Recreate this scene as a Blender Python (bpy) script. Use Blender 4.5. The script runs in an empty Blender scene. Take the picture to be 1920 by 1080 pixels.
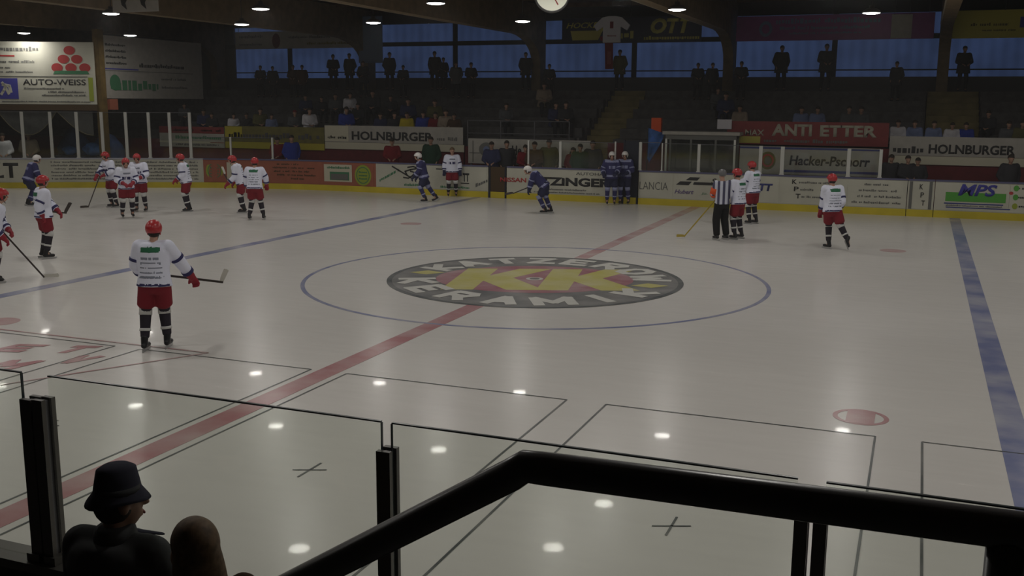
import bpy, bmesh, math, random
from mathutils import Vector, Matrix
random.seed(7)
S = bpy.context.scene
COL = S.collection

# ---------------------------------------------------------------- camera
CAM = Vector((6.8812, -18.5365, 3.4369))
YAW, PITCH, ROLL, FPX = .378, -.181, .0069, 1906.7
def cam_axes():
    cy, sy, cp, sp = math.cos(YAW), math.sin(YAW), math.cos(PITCH), math.sin(PITCH)
    f = Vector((-sy*cp, cy*cp, sp)); r = Vector((cy, sy, 0)); u = r.cross(f)
    c, s = math.cos(ROLL), math.sin(ROLL)
    return r*c+u*s, u*c-r*s, f
RX, UX, FX = cam_axes()
cam = bpy.data.cameras.new('camera'); co = bpy.data.objects.new('camera', cam); COL.objects.link(co)
cam.sensor_width = 36; cam.lens = FPX/1920*36; cam.clip_end = 300; cam.clip_start = .05
co.matrix_world = Matrix(((RX.x, UX.x, -FX.x, CAM.x), (RX.y, UX.y, -FX.y, CAM.y), (RX.z, UX.z, -FX.z, CAM.z), (0, 0, 0, 1)))
S.camera = co
S.view_settings.view_transform = 'Standard'; S.view_settings.look = 'None'
S.view_settings.gamma = 1; S.view_settings.exposure = 0; S.view_settings.use_curve_mapping = False

# ---------------------------------------------------------------- dusk sky seen through the translucent strip
W = bpy.data.worlds.new('world'); S.world = W; W.use_nodes = True
nt = W.node_tree; bg = nt.nodes['Background']
tc = nt.nodes.new('ShaderNodeTexCoord'); sx = nt.nodes.new('ShaderNodeSeparateXYZ'); cr = nt.nodes.new('ShaderNodeValToRGB')
nt.links.new(tc.outputs['Generated'], sx.inputs[0]); nt.links.new(sx.outputs['Z'], cr.inputs[0]); nt.links.new(cr.outputs[0], bg.inputs[0])
cr.color_ramp.elements[0].position = .0; cr.color_ramp.elements[0].color = (.034, .064, .150, 1)
cr.color_ramp.elements[1].position = .25; cr.color_ramp.elements[1].color = (.030, .058, .165, 1)
bg.inputs[1].default_value = 1.0
vs = nt.nodes.new('ShaderNodeVolumeScatter'); vs.inputs['Density'].default_value = .0012; vs.inputs['Color'].default_value = (1, .99, .98, 1)   # thin scatter added to lift the blacks, not a mist of the hall
nt.links.new(vs.outputs[0], nt.nodes['World Output'].inputs['Volume'])

# ---------------------------------------------------------------- lamp layout (hall lamps are the only lights)
LAMP_Z = 5.84
LAMP_POWER = 31
LAMPS = [(-25.7, 12.1, 5.93), (-21.5, 13.2), (-13.8, 9.7), (-9.8, 5.1), (-9.3, 10.3), (-4.6, 5.1), (-4.6, 11.1), (.7, 8.6), (5.4, 11.1),
         (-14.9, 5.1), (.6, 3.2), (5.7, 5.1), (11, 5.1), (11, 11.1), (16.5, 5.1), (16.5, 11.1), (-20.5, 5.1), (-26.5, 3.0),
         (-20.5, -1), (-14.9, -1), (-9.8, -1), (-4.6, -1.6), (.3, .5), (5.7, -1), (11, -1), (16.5, -1),
         (-20.5, -7), (-14.9, -7), (-9.8, -7), (-4.6, -7), (.6, -7), (5.7, -7), (11, -7), (16.5, -7),
         (-14.9, -12), (-9.8, -12), (-4.6, -12), (.6, -12), (5.7, -12), (11, -12)]

# ---------------------------------------------------------------- helpers
def pY(px, py, Y):
    d = FX+RX*((px-960)/FPX)-UX*((py-540)/FPX); return CAM+d*((Y-CAM.y)/d.y)
def pZ(px, py, z=0.):
    d = FX+RX*((px-960)/FPX)-UX*((py-540)/FPX); return CAM+d*((z-CAM.z)/d.z)
def link(o, parent=None):
    COL.objects.link(o)
    if parent: o.parent = parent
    return o
def tag(o, label=None, cat=None, group=None, kind=None):
    if label: o['label'] = label
    if cat: o['category'] = cat
    if group: o['group'] = group
    if kind: o['kind'] = kind
    return o
def empty(name, loc, rz=0, label=None, cat=None, group=None):
    o = bpy.data.objects.new(name, None); o.location = loc; o.rotation_euler = (0, 0, rz); o.empty_display_size = .2
    COL.objects.link(o); return tag(o, label, cat, group)
def obj(name, bm, mats, parent=None, smooth=False, loc=None):
    me = bpy.data.meshes.new(name); bmesh.ops.recalc_face_normals(bm, faces=bm.faces); bm.to_mesh(me); bm.free()
    if smooth:
        for p in me.polygons: p.use_smooth = True
    for m in (mats if isinstance(mats, (list, tuple)) else [mats]): me.materials.append(m)
    o = bpy.data.objects.new(name, me); link(o, parent)
    if loc: o.location = loc
    return o
def box(bm, x0, x1, y0, y1, z0, z1):
    v = [bm.verts.new(p) for p in ((x0, y0, z0), (x1, y0, z0), (x1, y1, z0), (x0, y1, z0), (x0, y0, z1), (x1, y0, z1), (x1, y1, z1), (x0, y1, z1))]
    for f in ((3, 2, 1, 0), (4, 5, 6, 7), (0, 1, 5, 4), (1, 2, 6, 5), (2, 3, 7, 6), (3, 0, 4, 7)): bm.faces.new([v[i] for i in f])
def bx(*a):
    bm = bmesh.new(); box(bm, *a); return bm
def prism(bm, pts, h0, h1, axis='z'):
    def P(a, b, h): return (a, b, h) if axis == 'z' else ((h, a, b) if axis == 'x' else (a, h, b))
    lo = [bm.verts.new(P(a, b, h0)) for a, b in pts]; hi = [bm.verts.new(P(a, b, h1)) for a, b in pts]; n = len(pts)
    bm.faces.new(lo[::-1]); bm.faces.new(hi)
    for i in range(n): bm.faces.new((lo[i], lo[(i+1) % n], hi[(i+1) % n], hi[i]))
def frame(d, side=None):
    d = d.normalized(); s = side if side is not None else (Vector((0, 0, 1)) if abs(d.z) < .9 else Vector((1, 0, 0)))
    a = (s-d*s.dot(d)).normalized(); return a, d.cross(a)
def capsule(bm, p0, p1, r0, r1, n=12, k=3, flat=1., side=None):
    p0, p1 = Vector(p0), Vector(p1); d = (p1-p0)
    if d.length < 1e-5: d = Vector((0, 0, 1e-4))
    a, b = frame(d, side); d = d.normalized(); rings = []
    prof = [(-math.cos(math.pi/2*i/k)*r0, math.sin(math.pi/2*i/k)*r0, p0) for i in range(1, k+1)]
    prof += [(math.sin(math.pi/2*i/k)*r1, math.cos(math.pi/2*i/k)*r1, p1) for i in range(0, k)]
    for h, r, c in prof:
        rings.append([bm.verts.new(c+d*h+a*(r*math.cos(2*math.pi*j/n))+b*(r*flat*math.sin(2*math.pi*j/n))) for j in range(n)])
    s = bm.verts.new(p0-d*r0); e = bm.verts.new(p1+d*r1)
    for j in range(n):
        bm.faces.new((s, rings[0][(j+1) % n], rings[0][j])); bm.faces.new((e, rings[-1][j], rings[-1][(j+1) % n]))
        for i in range(len(rings)-1): bm.faces.new((rings[i][j], rings[i][(j+1) % n], rings[i+1][(j+1) % n], rings[i+1][j]))
def tube(bm, pts, r, n=12):
    pts = [Vector(p) for p in pts]; rings = []; a = None
    for i, p in enumerate(pts):
        d = (pts[min(i+1, len(pts)-1)]-pts[max(i-1, 0)]).normalized()
        a, b = frame(d, a); rings.append([bm.verts.new(p+a*(r*math.cos(2*math.pi*j/n))+b*(r*math.sin(2*math.pi*j/n))) for j in range(n)])
    for i in range(len(rings)-1):
        for j in range(n): bm.faces.new((rings[i][j], rings[i][(j+1) % n], rings[i+1][(j+1) % n], rings[i+1][j]))
    bm.faces.new(rings[0][::-1]); bm.faces.new(rings[-1])
def ellipsoid(bm, c, rx, ry, rz, R=None, u=16, v=10, clamp=None):
    c = Vector(c); R = R or Matrix.Identity(3); rows = []
    for i in range(1, v):
        t = math.pi*i/v; rows.append([Vector((rx*math.sin(t)*math.cos(2*math.pi*j/u), ry*math.sin(t)*math.sin(2*math.pi*j/u), rz*math.cos(t))) for j in range(u)])
    def fx(p):
        if clamp: p = Vector((p.x, p.y, max(p.z, clamp(p))))
        return c+R@p
    T = bm.verts.new(fx(Vector((0, 0, rz)))); B = bm.verts.new(fx(Vector((0, 0, -rz)))); rows = [[bm.verts.new(fx(p)) for p in r] for r in rows]
    for j in range(u):
        bm.faces.new((T, rows[0][j], rows[0][(j+1) % u])); bm.faces.new((B, rows[-1][(j+1) % u], rows[-1][j]))
        for i in range(v-2): bm.faces.new((rows[i][j], rows[i+1][j], rows[i+1][(j+1) % u], rows[i][(j+1) % u]))
def loft(bm, secs, n=16, sq=1.):
    # secs: (centre, side vector, fore vector, half width, half depth)
    rings = []
    for c, s, f, w, d in secs:
        c = Vector(c); ring = []
        for j in range(n):
            t = 2*math.pi*j/n; cx, sn = math.cos(t), math.sin(t)
            ring.append(bm.verts.new(c+s*(w*math.copysign(abs(cx)**sq, cx))+f*(d*math.copysign(abs(sn)**sq, sn))))
        rings.append(ring)
    for i in range(len(rings)-1):
        for j in range(n): bm.faces.new((rings[i][j], rings[i][(j+1) % n], rings[i+1][(j+1) % n], rings[i+1][j]))
    bm.faces.new(rings[0][::-1]); bm.faces.new(rings[-1])
def lathe(bm, prof, n=20, c=(0, 0, 0), cap=True):
    c = Vector(c); rings = [[bm.verts.new(c+Vector((r*math.cos(2*math.pi*j/n), r*math.sin(2*math.pi*j/n), z))) for j in range(n)] for r, z in prof]
    for i in range(len(rings)-1):
        for j in range(n): bm.faces.new((rings[i][j], rings[i][(j+1) % n], rings[i+1][(j+1) % n], rings[i+1][j]))
    if cap: bm.faces.new(rings[0][::-1]); bm.faces.new(rings[-1])
def remeshed(name, bm, voxel, mats, parent, smooth=3, pattern=None):
    me = bpy.data.meshes.new('tmp'); bmesh.ops.recalc_face_normals(bm, faces=bm.faces); bm.to_mesh(me); bm.free()
    o = bpy.data.objects.new('tmp', me); COL.objects.link(o)
    m = o.modifiers.new('r', 'REMESH'); m.mode = 'VOXEL'; m.voxel_size = voxel; m.use_smooth_shade = True
    if smooth: q = o.modifiers.new('s', 'SMOOTH'); q.iterations = smooth; q.factor = .5
    dg = bpy.context.evaluated_depsgraph_get()
    new = bpy.data.meshes.new_from_object(o.evaluated_get(dg)); bpy.data.objects.remove(o); bpy.data.meshes.remove(me)
    new.name = name; new.materials.clear()
    mats = mats if isinstance(mats, (list, tuple)) else [mats]
    for x in mats: new.materials.append(x)
    for p in new.polygons:
        p.use_smooth = True
        if pattern: p.material_index = pattern(p.center)
    r = bpy.data.objects.new(name, new); link(r, parent); return r

# ---------------------------------------------------------------- materials
def mat(name, col, rough=.6, spec=.3, metal=0., emit=None, estr=1., noise=0., nscale=4., coat=0., alpha=None):
    m = bpy.data.materials.new(name); m.use_nodes = True; nt = m.node_tree; b = nt.nodes['Principled BSDF']
    b.inputs['Base Color'].default_value = (*col, 1); b.inputs['Roughness'].default_value = rough; b.inputs['Metallic'].default_value = metal
    b.inputs['Specular IOR Level'].default_value = spec
    if coat: b.inputs['Coat Weight'].default_value = coat
    if emit: b.inputs['Emission Color'].default_value = (*emit, 1); b.inputs['Emission Strength'].default_value = estr
    if noise:
        t = nt.nodes.new('ShaderNodeTexCoord'); n = nt.nodes.new('ShaderNodeTexNoise'); n.inputs['Scale'].default_value = nscale; n.inputs['Detail'].default_value = 5
        mx = nt.nodes.new('ShaderNodeMix'); mx.data_type = 'RGBA'; mx.blend_type = 'MULTIPLY'; mx.inputs['Factor'].default_value = 1
        r = nt.nodes.new('ShaderNodeMapRange'); r.inputs['From Min'].default_value = .3; r.inputs['From Max'].default_value = .7
        r.inputs['To Min'].default_value = 1-noise; r.inputs['To Max'].default_value = 1+noise*.4
        nt.links.new(t.outputs['Object'], n.inputs['Vector']); nt.links.new(n.outputs['Fac'], r.inputs['Value'])
        mx.inputs['A'].default_value = (*col, 1); nt.links.new(r.outputs[0], mx.inputs['B']); nt.links.new(mx.outputs['Result'], b.inputs['Base Color'])
    return m
def ice_mat(name, col, worn=.0, grime=1.):
    """ice or paint under ice: same gloss, faint scratches and wear"""
    m = bpy.data.materials.new(name); m.use_nodes = True; nt = m.node_tree; b = nt.nodes['Principled BSDF']; N = nt.nodes; L = nt.links
    t = N.new('ShaderNodeNewGeometry')
    big = N.new('ShaderNodeTexNoise'); big.inputs['Scale'].default_value = .22; big.inputs['Detail'].default_value = 6; L.new(t.outputs['Position'], big.inputs['Vector'])
    mp = N.new('ShaderNodeMapping'); mp.inputs['Scale'].default_value = (.45, 3.2, 1); mp.inputs['Rotation'].default_value = (0, 0, .25); L.new(t.outputs['Position'], mp.inputs['Vector'])
    scr = N.new('ShaderNodeTexNoise'); scr.inputs['Scale'].default_value = 2.2; scr.inputs['Detail'].default_value = 8; scr.inputs['Roughness'].default_value = .7; L.new(mp.outputs[0], scr.inputs['Vector'])
    r1 = N.new('ShaderNodeMapRange'); r1.inputs['From Min'].default_value = .3; r1.inputs['From Max'].default_value = .7; r1.inputs['To Min'].default_value = .95; r1.inputs['To Max'].default_value = 1.03; L.new(big.outputs['Fac'], r1.inputs['Value'])
    r2 = N.new('ShaderNodeMapRange'); r2.inputs['From Min'].default_value = .25; r2.inputs['From Max'].default_value = .75; r2.inputs['To Min'].default_value = .965; r2.inputs['To Max'].default_value = 1.03; L.new(scr.outputs['Fac'], r2.inputs['Value'])
    mu = N.new('ShaderNodeMath'); mu.operation = 'MULTIPLY'; L.new(r1.outputs[0], mu.inputs[0]); L.new(r2.outputs[0], mu.inputs[1])
    mx = N.new('ShaderNodeMix'); mx.data_type = 'RGBA'; mx.blend_type = 'MULTIPLY'; mx.inputs['Factor'].default_value = grime; mx.inputs['A'].default_value = (*col, 1); L.new(mu.outputs[0], mx.inputs['B'])
    out = mx.outputs['Result']
    if worn:
        w = N.new('ShaderNodeMix'); w.data_type = 'RGBA'; w.inputs['B'].default_value = (*ICE, 1); L.new(out, w.inputs['A'])
        r3 = N.new('ShaderNodeMapRange'); r3.inputs['From Min'].default_value = .35; r3.inputs['From Max'].default_value = .72; r3.inputs['To Max'].default_value = worn
        n3 = N.new('ShaderNodeTexNoise'); n3.inputs['Scale'].default_value = 1.3; n3.inputs['Detail'].default_value = 7; L.new(t.outputs['Position'], n3.inputs['Vector'])
        L.new(n3.outputs['Fac'], r3.inputs['Value']); L.new(r3.outputs[0], w.inputs['Factor']); out = w.outputs['Result']
    L.new(out, b.inputs['Base Color'])
    r4 = N.new('ShaderNodeMapRange'); r4.inputs['From Min'].default_value = .3; r4.inputs['From Max'].default_value = .7; r4.inputs['To Min'].default_value = .225; r4.inputs['To Max'].default_value = .275
    L.new(scr.outputs['Fac'], r4.inputs['Value']); L.new(r4.outputs[0], b.inputs['Roughness'])
    b.inputs['Specular IOR Level'].default_value = .3; b.inputs['IOR'].default_value = 1.31; b.inputs['Coat Weight'].default_value = .07; b.inputs['Coat Roughness'].default_value = .03; b.inputs['Coat IOR'].default_value = 1.31
    bp = N.new('ShaderNodeBump'); bp.inputs['Strength'].default_value = .12; bp.inputs['Distance'].default_value = .01
    n5 = N.new('ShaderNodeTexNoise'); n5.inputs['Scale'].default_value = 5; n5.inputs['Detail'].default_value = 3; L.new(t.outputs['Position'], n5.inputs['Vector'])
    L.new(n5.outputs['Fac'], bp.inputs['Height']); L.new(bp.outputs[0], b.inputs['Normal'])
    return m
ICE = (.74, .715, .68)
M = {
 'ice': ice_mat('ice', ICE), 'ice_red': ice_mat('ice_red', (.47, .20, .215), .45), 'ice_redp': ice_mat('ice_red_pale', (.55, .33, .33), .6),
 'ice_blue': ice_mat('ice_blue', (.22, .245, .42), .5), 'ice_black': ice_mat('ice_black', (.10, .11, .11), .25), 'ice_grey': ice_mat('ice_grey', (.19, .19, .185), .3),
 'ice_white': ice_mat('ice_white', (.72, .71, .66)), 'ice_yellow': ice_mat('ice_yellow', (.60, .55, .17), .35), 'ice_logo_red': ice_mat('ice_logo_red', (.40, .17, .20), .4),
 'concrete': mat('concrete', (.12, .115, .11), .9, .1, noise=.4, nscale=1.5), 'dark': mat('dark', (.10, .097, .097), .9, .1, noise=.3),
 'stand': mat('stand', (.15, .14, .14), .9, .1, noise=.4, nscale=.8), 'stair': mat('stair', (.24, .20, .09), .85, .1, noise=.3, nscale=2),
 'wood': mat('wood', (.12, .08, .055), .7, .2, noise=.35, nscale=3), 'deck': mat('deck', (.12, .09, .075), .9, .1, noise=.4, nscale=2),
 'glulam': mat('glulam', (.20, .15, .09), .7, .2, noise=.25, nscale=3), 'column': mat('column', (.15, .10, .035), .8, .1, noise=.3),
 'board': mat('board', (.56, .55, .46), .5, .3, noise=.12, nscale=1.2), 'board_grey': mat('board_grey', (.42, .42, .41), .5, .3, noise=.1),
 'yellow': mat('kick_yellow', (.62, .50, .035), .5, .3, noise=.15, nscale=1.5), 'cap': mat('cap_blue_grey', (.11, .11, .20), .5, .3), 'capl': mat('cap_light', (.40, .40, .46), .5, .3),
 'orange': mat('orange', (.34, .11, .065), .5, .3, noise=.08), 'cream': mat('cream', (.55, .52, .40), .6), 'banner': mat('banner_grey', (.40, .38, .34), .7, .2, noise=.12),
 'ink': mat('ink', (.035, .035, .035), .6), 'inkg': mat('ink_grey', (.14, .14, .13), .6), 'ink_red': mat('ink_red', (.42, .05, .05), .6), 'ink_green': mat('ink_green', (.06, .20, .10), .6),
 'ink_blue': mat('ink_blue', (.06, .06, .33), .6), 'ink_violet': mat('ink_violet', (.16, .12, .26), .6), 'green': mat('green', (.09, .34, .05), .6), 'lime': mat('lime', (.30, .36, .04), .6),
 'yel': mat('banner_yellow', (.42, .36, .03), .6), 'olive': mat('banner_yellow_shaded', (.17, .15, .04), .7, noise=.25, nscale=3), 'redb': mat('banner_red', (.21, .035, .035), .6, noise=.12),
 'maroon': mat('maroon', (.13, .018, .022), .7, noise=.2), 'navy': mat('banner_navy', (.014, .018, .045), .7), 'purple': mat('banner_purple', (.26, .08, .24), .7, noise=.1),
 'byel': mat('banner_bright_yellow', (.50, .45, .09), .7), 'wlet': mat('white_letters', (.40, .38, .30), .6), 'alum': mat('aluminium', (.62, .62, .58), .4, .5, metal=.3),
 'stanch': mat('dark_stanchion', (.14, .13, .12), .4, .5, metal=.4), 'black': mat('black_paint', (.15, .15, .155), .28, .5), 'edge': mat('glass_edge', (.03, .045, .05), .3, .5),
 'gate': mat('gate_dark', (.02, .022, .035), .6), 'brown': mat('door_brown', (.075, .045, .02), .7), 'emit': mat('lamp_glow', (.9, .9, .9), emit=(1, .97, .93), estr=12),
 'shade': mat('lamp_housing', (.12, .12, .12), .4, .5, metal=.6), 'rod': mat('rod', (.05, .05, .05), .6), 'clock': mat('clock_face', (.8, .8, .68), .5, emit=(.9, .9, .72), estr=.22),
 'skin': mat('skin', (.50, .29, .21), .6), 'skin_d': mat('skin_dim', (.34, .20, .14), .6), 'hair': mat('hair_dark', (.03, .022, .016), .7), 'hairb': mat('hair_brown', (.16, .10, .055), .6, noise=.4, nscale=40),
 'eye': mat('eye', (.02, .02, .02), .3), 'mouth': mat('mouth', (.28, .09, .08), .6),
 'jw': mat('jersey_white', (.80, .82, .96), .75), 'jn': mat('jersey_navy', (.035, .035, .12), .75), 'jg': mat('jersey_green', (.03, .16, .08), .75), 'jgr': mat('jersey_grey_print', (.24, .26, .33), .75),
 'jl': mat('jersey_light_blue', (.30, .32, .50), .75), 'red': mat('pants_red', (.21, .012, .022), .75), 'redh': mat('helmet_red', (.44, .03, .035), .3, .5), 'redg': mat('glove_red', (.30, .02, .035), .6),
 'whh': mat('helmet_white', (.78, .75, .72), .35, .5), 'sockd': mat('sock_dark', (.025, .02, .03), .8), 'sockw': mat('sock_white', (.62, .62, .60), .8), 'skate': mat('skate_black', (.012, .012, .014), .4, .4),
 'steel': mat('blade_steel', (.5, .5, .5), .3, .5, metal=.8), 'stick': mat('stick_dark', (.05, .04, .035), .5), 'sticky': mat('stick_yellow', (.42, .32, .05), .5), 'stickw': mat('stick_tape_white', (.55, .53, .47), .6),
 'navyp': mat('pants_navy', (.022, .025, .065), .75), 'trs': mat('trousers_dark', (.02, .02, .025), .85), 'refp': mat('ref_trousers', (.008, .008, .009), .8), 'armb': mat('armband_orange', (.75, .10, .02), .6),
 'coatd': mat('coat_black', (.075, .077, .08), .9, .1), 'hat': mat('hat_black', (.05, .05, .07), .9, .1), 'bag': mat('blue_tarp', (.12, .30, .80), .6, noise=.4, nscale=4), 'tarp': mat('tarp_navy', (.06, .10, .24), .7, noise=.3), 'net': mat('net_olive', (.12, .10, .06), .9),
 'sill': mat('wall_dark', (.10, .10, .105), .9, .1), 'rail': mat('rail_grey', (.12, .12, .13), .5, .4, metal=.4), 'blue_lit': mat('logo_blue', (.05, .06, .22), .6), 'blue_strip': mat('pale_blue_window_strip', (.13, .18, .27), .7), 'edgel': mat('beam_lit_edge', (.30, .27, .21), .6), 'mid': mat('mullion', (.022, .026, .04), .7),
}
def coat(name, c): M[name] = mat('coat_'+name, c, .85, .1)
for n, c in dict(c_black=(.04, .04, .045), c_navy=(.035, .04, .09), c_red=(.16, .015, .02), c_olive=(.10, .095, .04), c_yellow=(.50, .40, .03), c_blue=(.03, .05, .28), c_beige=(.26, .21, .16),
                 c_white=(.55, .54, .57), c_green=(.02, .05, .03), c_grey=(.09, .095, .10), c_lblue=(.16, .20, .34), c_brown=(.07, .04, .025)).items(): coat(n, c)
def glass_mat(name, tint, refl=.04):
    m = bpy.data.materials.new(name); m.use_nodes = True; nt = m.node_tree; N = nt.nodes; L = nt.links; N.remove(N['Principled BSDF'])
    tr = N.new('ShaderNodeBsdfTransparent'); tr.inputs[0].default_value = (*tint, 1); gl = N.new('ShaderNodeBsdfGlossy'); gl.inputs['Roughness'].default_value = .05
    lw = N.new('ShaderNodeLayerWeight'); lw.inputs['Blend'].default_value = .5; p = N.new('ShaderNodeMath'); p.operation = 'POWER'; p.inputs[1].default_value = 5; L.new(lw.outputs['Facing'], p.inputs[0])
    q = N.new('ShaderNodeMath'); q.operation = 'MULTIPLY_ADD'; q.inputs[1].default_value = .5; q.inputs[2].default_value = refl; L.new(p.outputs[0], q.inputs[0])
    mx = N.new('ShaderNodeMixShader'); L.new(q.outputs[0], mx.inputs[0]); L.new(tr.outputs[0], mx.inputs[1]); L.new(gl.outputs[0], mx.inputs[2])
    L.new(mx.outputs[0], N['Material Output'].inputs['Surface']); return m
M['glass'] = glass_mat('plexiglass', (.955, .975, .95))
def panel_mat():
    m = bpy.data.materials.new('corrugated_panel'); m.use_nodes = True; nt = m.node_tree; N = nt.nodes; L = nt.links; N.remove(N['Principled BSDF'])
    g = N.new('ShaderNodeNewGeometry'); s = N.new('ShaderNodeSeparateXYZ'); L.new(g.outputs['Position'], s.inputs[0])
    w = N.new('ShaderNodeMath'); w.operation = 'MULTIPLY'; w.inputs[1].default_value = 2*math.pi/.42; L.new(s.outputs['X'], w.inputs[0])
    sn = N.new('ShaderNodeMath'); sn.operation = 'SINE'; L.new(w.outputs[0], sn.inputs[0])
    n = N.new('ShaderNodeTexNoise'); n.inputs['Scale'].default_value = .8; L.new(g.outputs['Position'], n.inputs['Vector'])
    a = N.new('ShaderNodeMath'); a.operation = 'MULTIPLY_ADD'; a.inputs[1].default_value = .08; L.new(sn.outputs[0], a.inputs[0]); L.new(n.outputs['Fac'], a.inputs[2])
    r = N.new('ShaderNodeMapRange'); r.inputs['From Min'].default_value = .3; r.inputs['From Max'].default_value = .7; r.inputs['To Min'].default_value = .60; r.inputs['To Max'].default_value = .92; L.new(a.outputs[0], r.inputs['Value'])
    df = N.new('ShaderNodeBsdfDiffuse'); df.inputs[0].default_value = (.25, .3, .35, 1)
    em = N.new('ShaderNodeEmission'); em.inputs[0].default_value = (.0195, .033, .078, 1); L.new(r.outputs[0], em.inputs[1])       # dusk light coming through the sheet
    mx = N.new('ShaderNodeAddShader'); df.inputs[0].default_value = (.04, .05, .06, 1); L.new(em.outputs[0], mx.inputs[0]); L.new(df.outputs[0], mx.inputs[1]); L.new(mx.outputs[0], N['Material Output'].inputs['Surface'])
    return m
M['panel'] = panel_mat()
def stripes_mat():
    m = mat('ref_stripes', (.5, .52, .6), .75); nt = m.node_tree; N = nt.nodes; L = nt.links; b = N['Principled BSDF']
    t = N.new('ShaderNodeTexCoord'); s = N.new('ShaderNodeSeparateXYZ'); L.new(t.outputs['Object'], s.inputs[0])
    w = N.new('ShaderNodeMath'); w.operation = 'MULTIPLY'; w.inputs[1].default_value = 2*math.pi/.13; L.new(s.outputs['X'], w.inputs[0])
    sn = N.new('ShaderNodeMath'); sn.operation = 'SINE'; L.new(w.outputs[0], sn.inputs[0])
    g = N.new('ShaderNodeMath'); g.operation = 'GREATER_THAN'; g.inputs[1].default_value = .1; L.new(sn.outputs[0], g.inputs[0])
    mx = N.new('ShaderNodeMix'); mx.data_type = 'RGBA'; mx.inputs['A'].default_value = (.60, .62, .72, 1); mx.inputs['B'].default_value = (.07, .07, .13, 1); L.new(g.outputs[0], mx.inputs['Factor']); L.new(mx.outputs['Result'], b.inputs['Base Color'])
    return m
M['ref'] = stripes_mat()

# ---------------------------------------------------------------- text
def text_bm(txt, shear=0., bold=0., spacing=1.):
    c = bpy.data.curves.new('t', 'FONT'); c.body = txt; c.shear = shear; c.offset = bold; c.space_character = spacing; c.resolution_u = 3
    o = bpy.data.objects.new('t', c); COL.objects.link(o)
    me = bpy.data.meshes.new_from_object(o.evaluated_get(bpy.context.evaluated_depsgraph_get()))
    bm = bmesh.new(); bm.from_mesh(me); bpy.data.objects.remove(o); bpy.data.curves.remove(c); bpy.data.meshes.remove(me)
    return bm
def fit(bm, x0, x1, z0, z1):
    xs = [v.co.x for v in bm.verts]; ys = [v.co.y for v in bm.verts]; a, b, c, d = min(xs), max(xs), min(ys), max(ys)
    for v in bm.verts: v.co.x = x0+(v.co.x-a)/(b-a)*(x1-x0); v.co.y = z0+(v.co.y-c)/(d-c)*(z1-z0)
def thick(bm, h=.006):
    r = bmesh.ops.extrude_face_region(bm, geom=bm.faces[:]); 
    for v in [g for g in r['geom'] if isinstance(g, bmesh.types.BMVert)]: v.co.z += h
def wrap(bm, f):
    for v in bm.verts: v.co = f(v.co.x, v.co.y, v.co.z)
def onY(Y): return lambda u, z, h: Vector((u, Y-h-.004, z))
def scribble_bm(x0, x1, z0, z1, dens=.8, seed=0):
    """unreadable small print: a row of uneven little strokes"""
    rd = random.Random(seed); bm = bmesh.new(); x = x0; H = z1-z0
    while x < x1:
        w = H*rd.uniform(.25, .7); a = z0+H*rd.choice((0, 0, 0, .15)); b = z1-H*rd.choice((0, .3, .3, .3))
        if rd.random() < dens:
            e = min(x+w, x1); v = [bm.verts.new((p, q, 0)) for p, q in ((x, a), (e, a), (e, b), (x, b))]; bm.faces.new(v)
        x += w+H*.18
    if not bm.faces: v = [bm.verts.new((p, q, 0)) for p, q in ((x0, z0), (x1, z0), (x1, z1), (x0, z1))]; bm.faces.new(v)
    return bm
def quad_bm(x0, x1, z0, z1, sl=0., n=1):
    bm = bmesh.new(); 
    for i in range(n):
        a = x0+(x1-x0)*i/n; b = x0+(x1-x0)*(i+1)/n
        v = [bm.verts.new(p) for p in ((a, z0, 0), (b, z0, 0), (b+sl, z1, 0), (a+sl, z1, 0))]; bm.faces.new(v)
    return bm
def disc_bm(cx, cz, rx, rz, n=32, inner=0.):
    bm = bmesh.new(); o = [bm.verts.new((cx+rx*math.cos(2*math.pi*i/n), cz+rz*math.sin(2*math.pi*i/n), 0)) for i in range(n)]
    if inner:
        k = [bm.verts.new((cx+rx*inner*math.cos(2*math.pi*i/n), cz+rz*inner*math.sin(2*math.pi*i/n), 0)) for i in range(n)]
        for i in range(n): bm.faces.new((o[i], o[(i+1) % n], k[(i+1) % n], k[i]))
    else: bm.faces.new(o)
    return bm
def put(name, bm, m, f, parent, h=.006, z=0., label=None):
    """flat artwork -> thin raised mesh laid on the surface f"""
    for v in bm.verts: v.co.z = z
    thick(bm, h); wrap(bm, f); o = obj(name, bm, m, parent)
    if label: o['label'] = label
    return o
def lettering(txt, x0, x1, z0, z1, m, f, parent, shear=0., bold=0., z=0.):
    bm = text_bm(txt, shear, bold); fit(bm, x0, x1, z0, z1); return put('lettering', bm, m, f, parent, z=z)

# ================================================================ SETTING
def struct(name, bm, m, parent=None):
    o = obj(name, bm, m, parent)
    if not parent: o['kind'] = 'structure'
    return o
FY = 15.5566
WY = 24.4            # far wall
bm = bmesh.new(); box(bm, -40, 30, -28, 26, -.5, -.012); ground = struct('floor', bm, M['concrete'])
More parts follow.
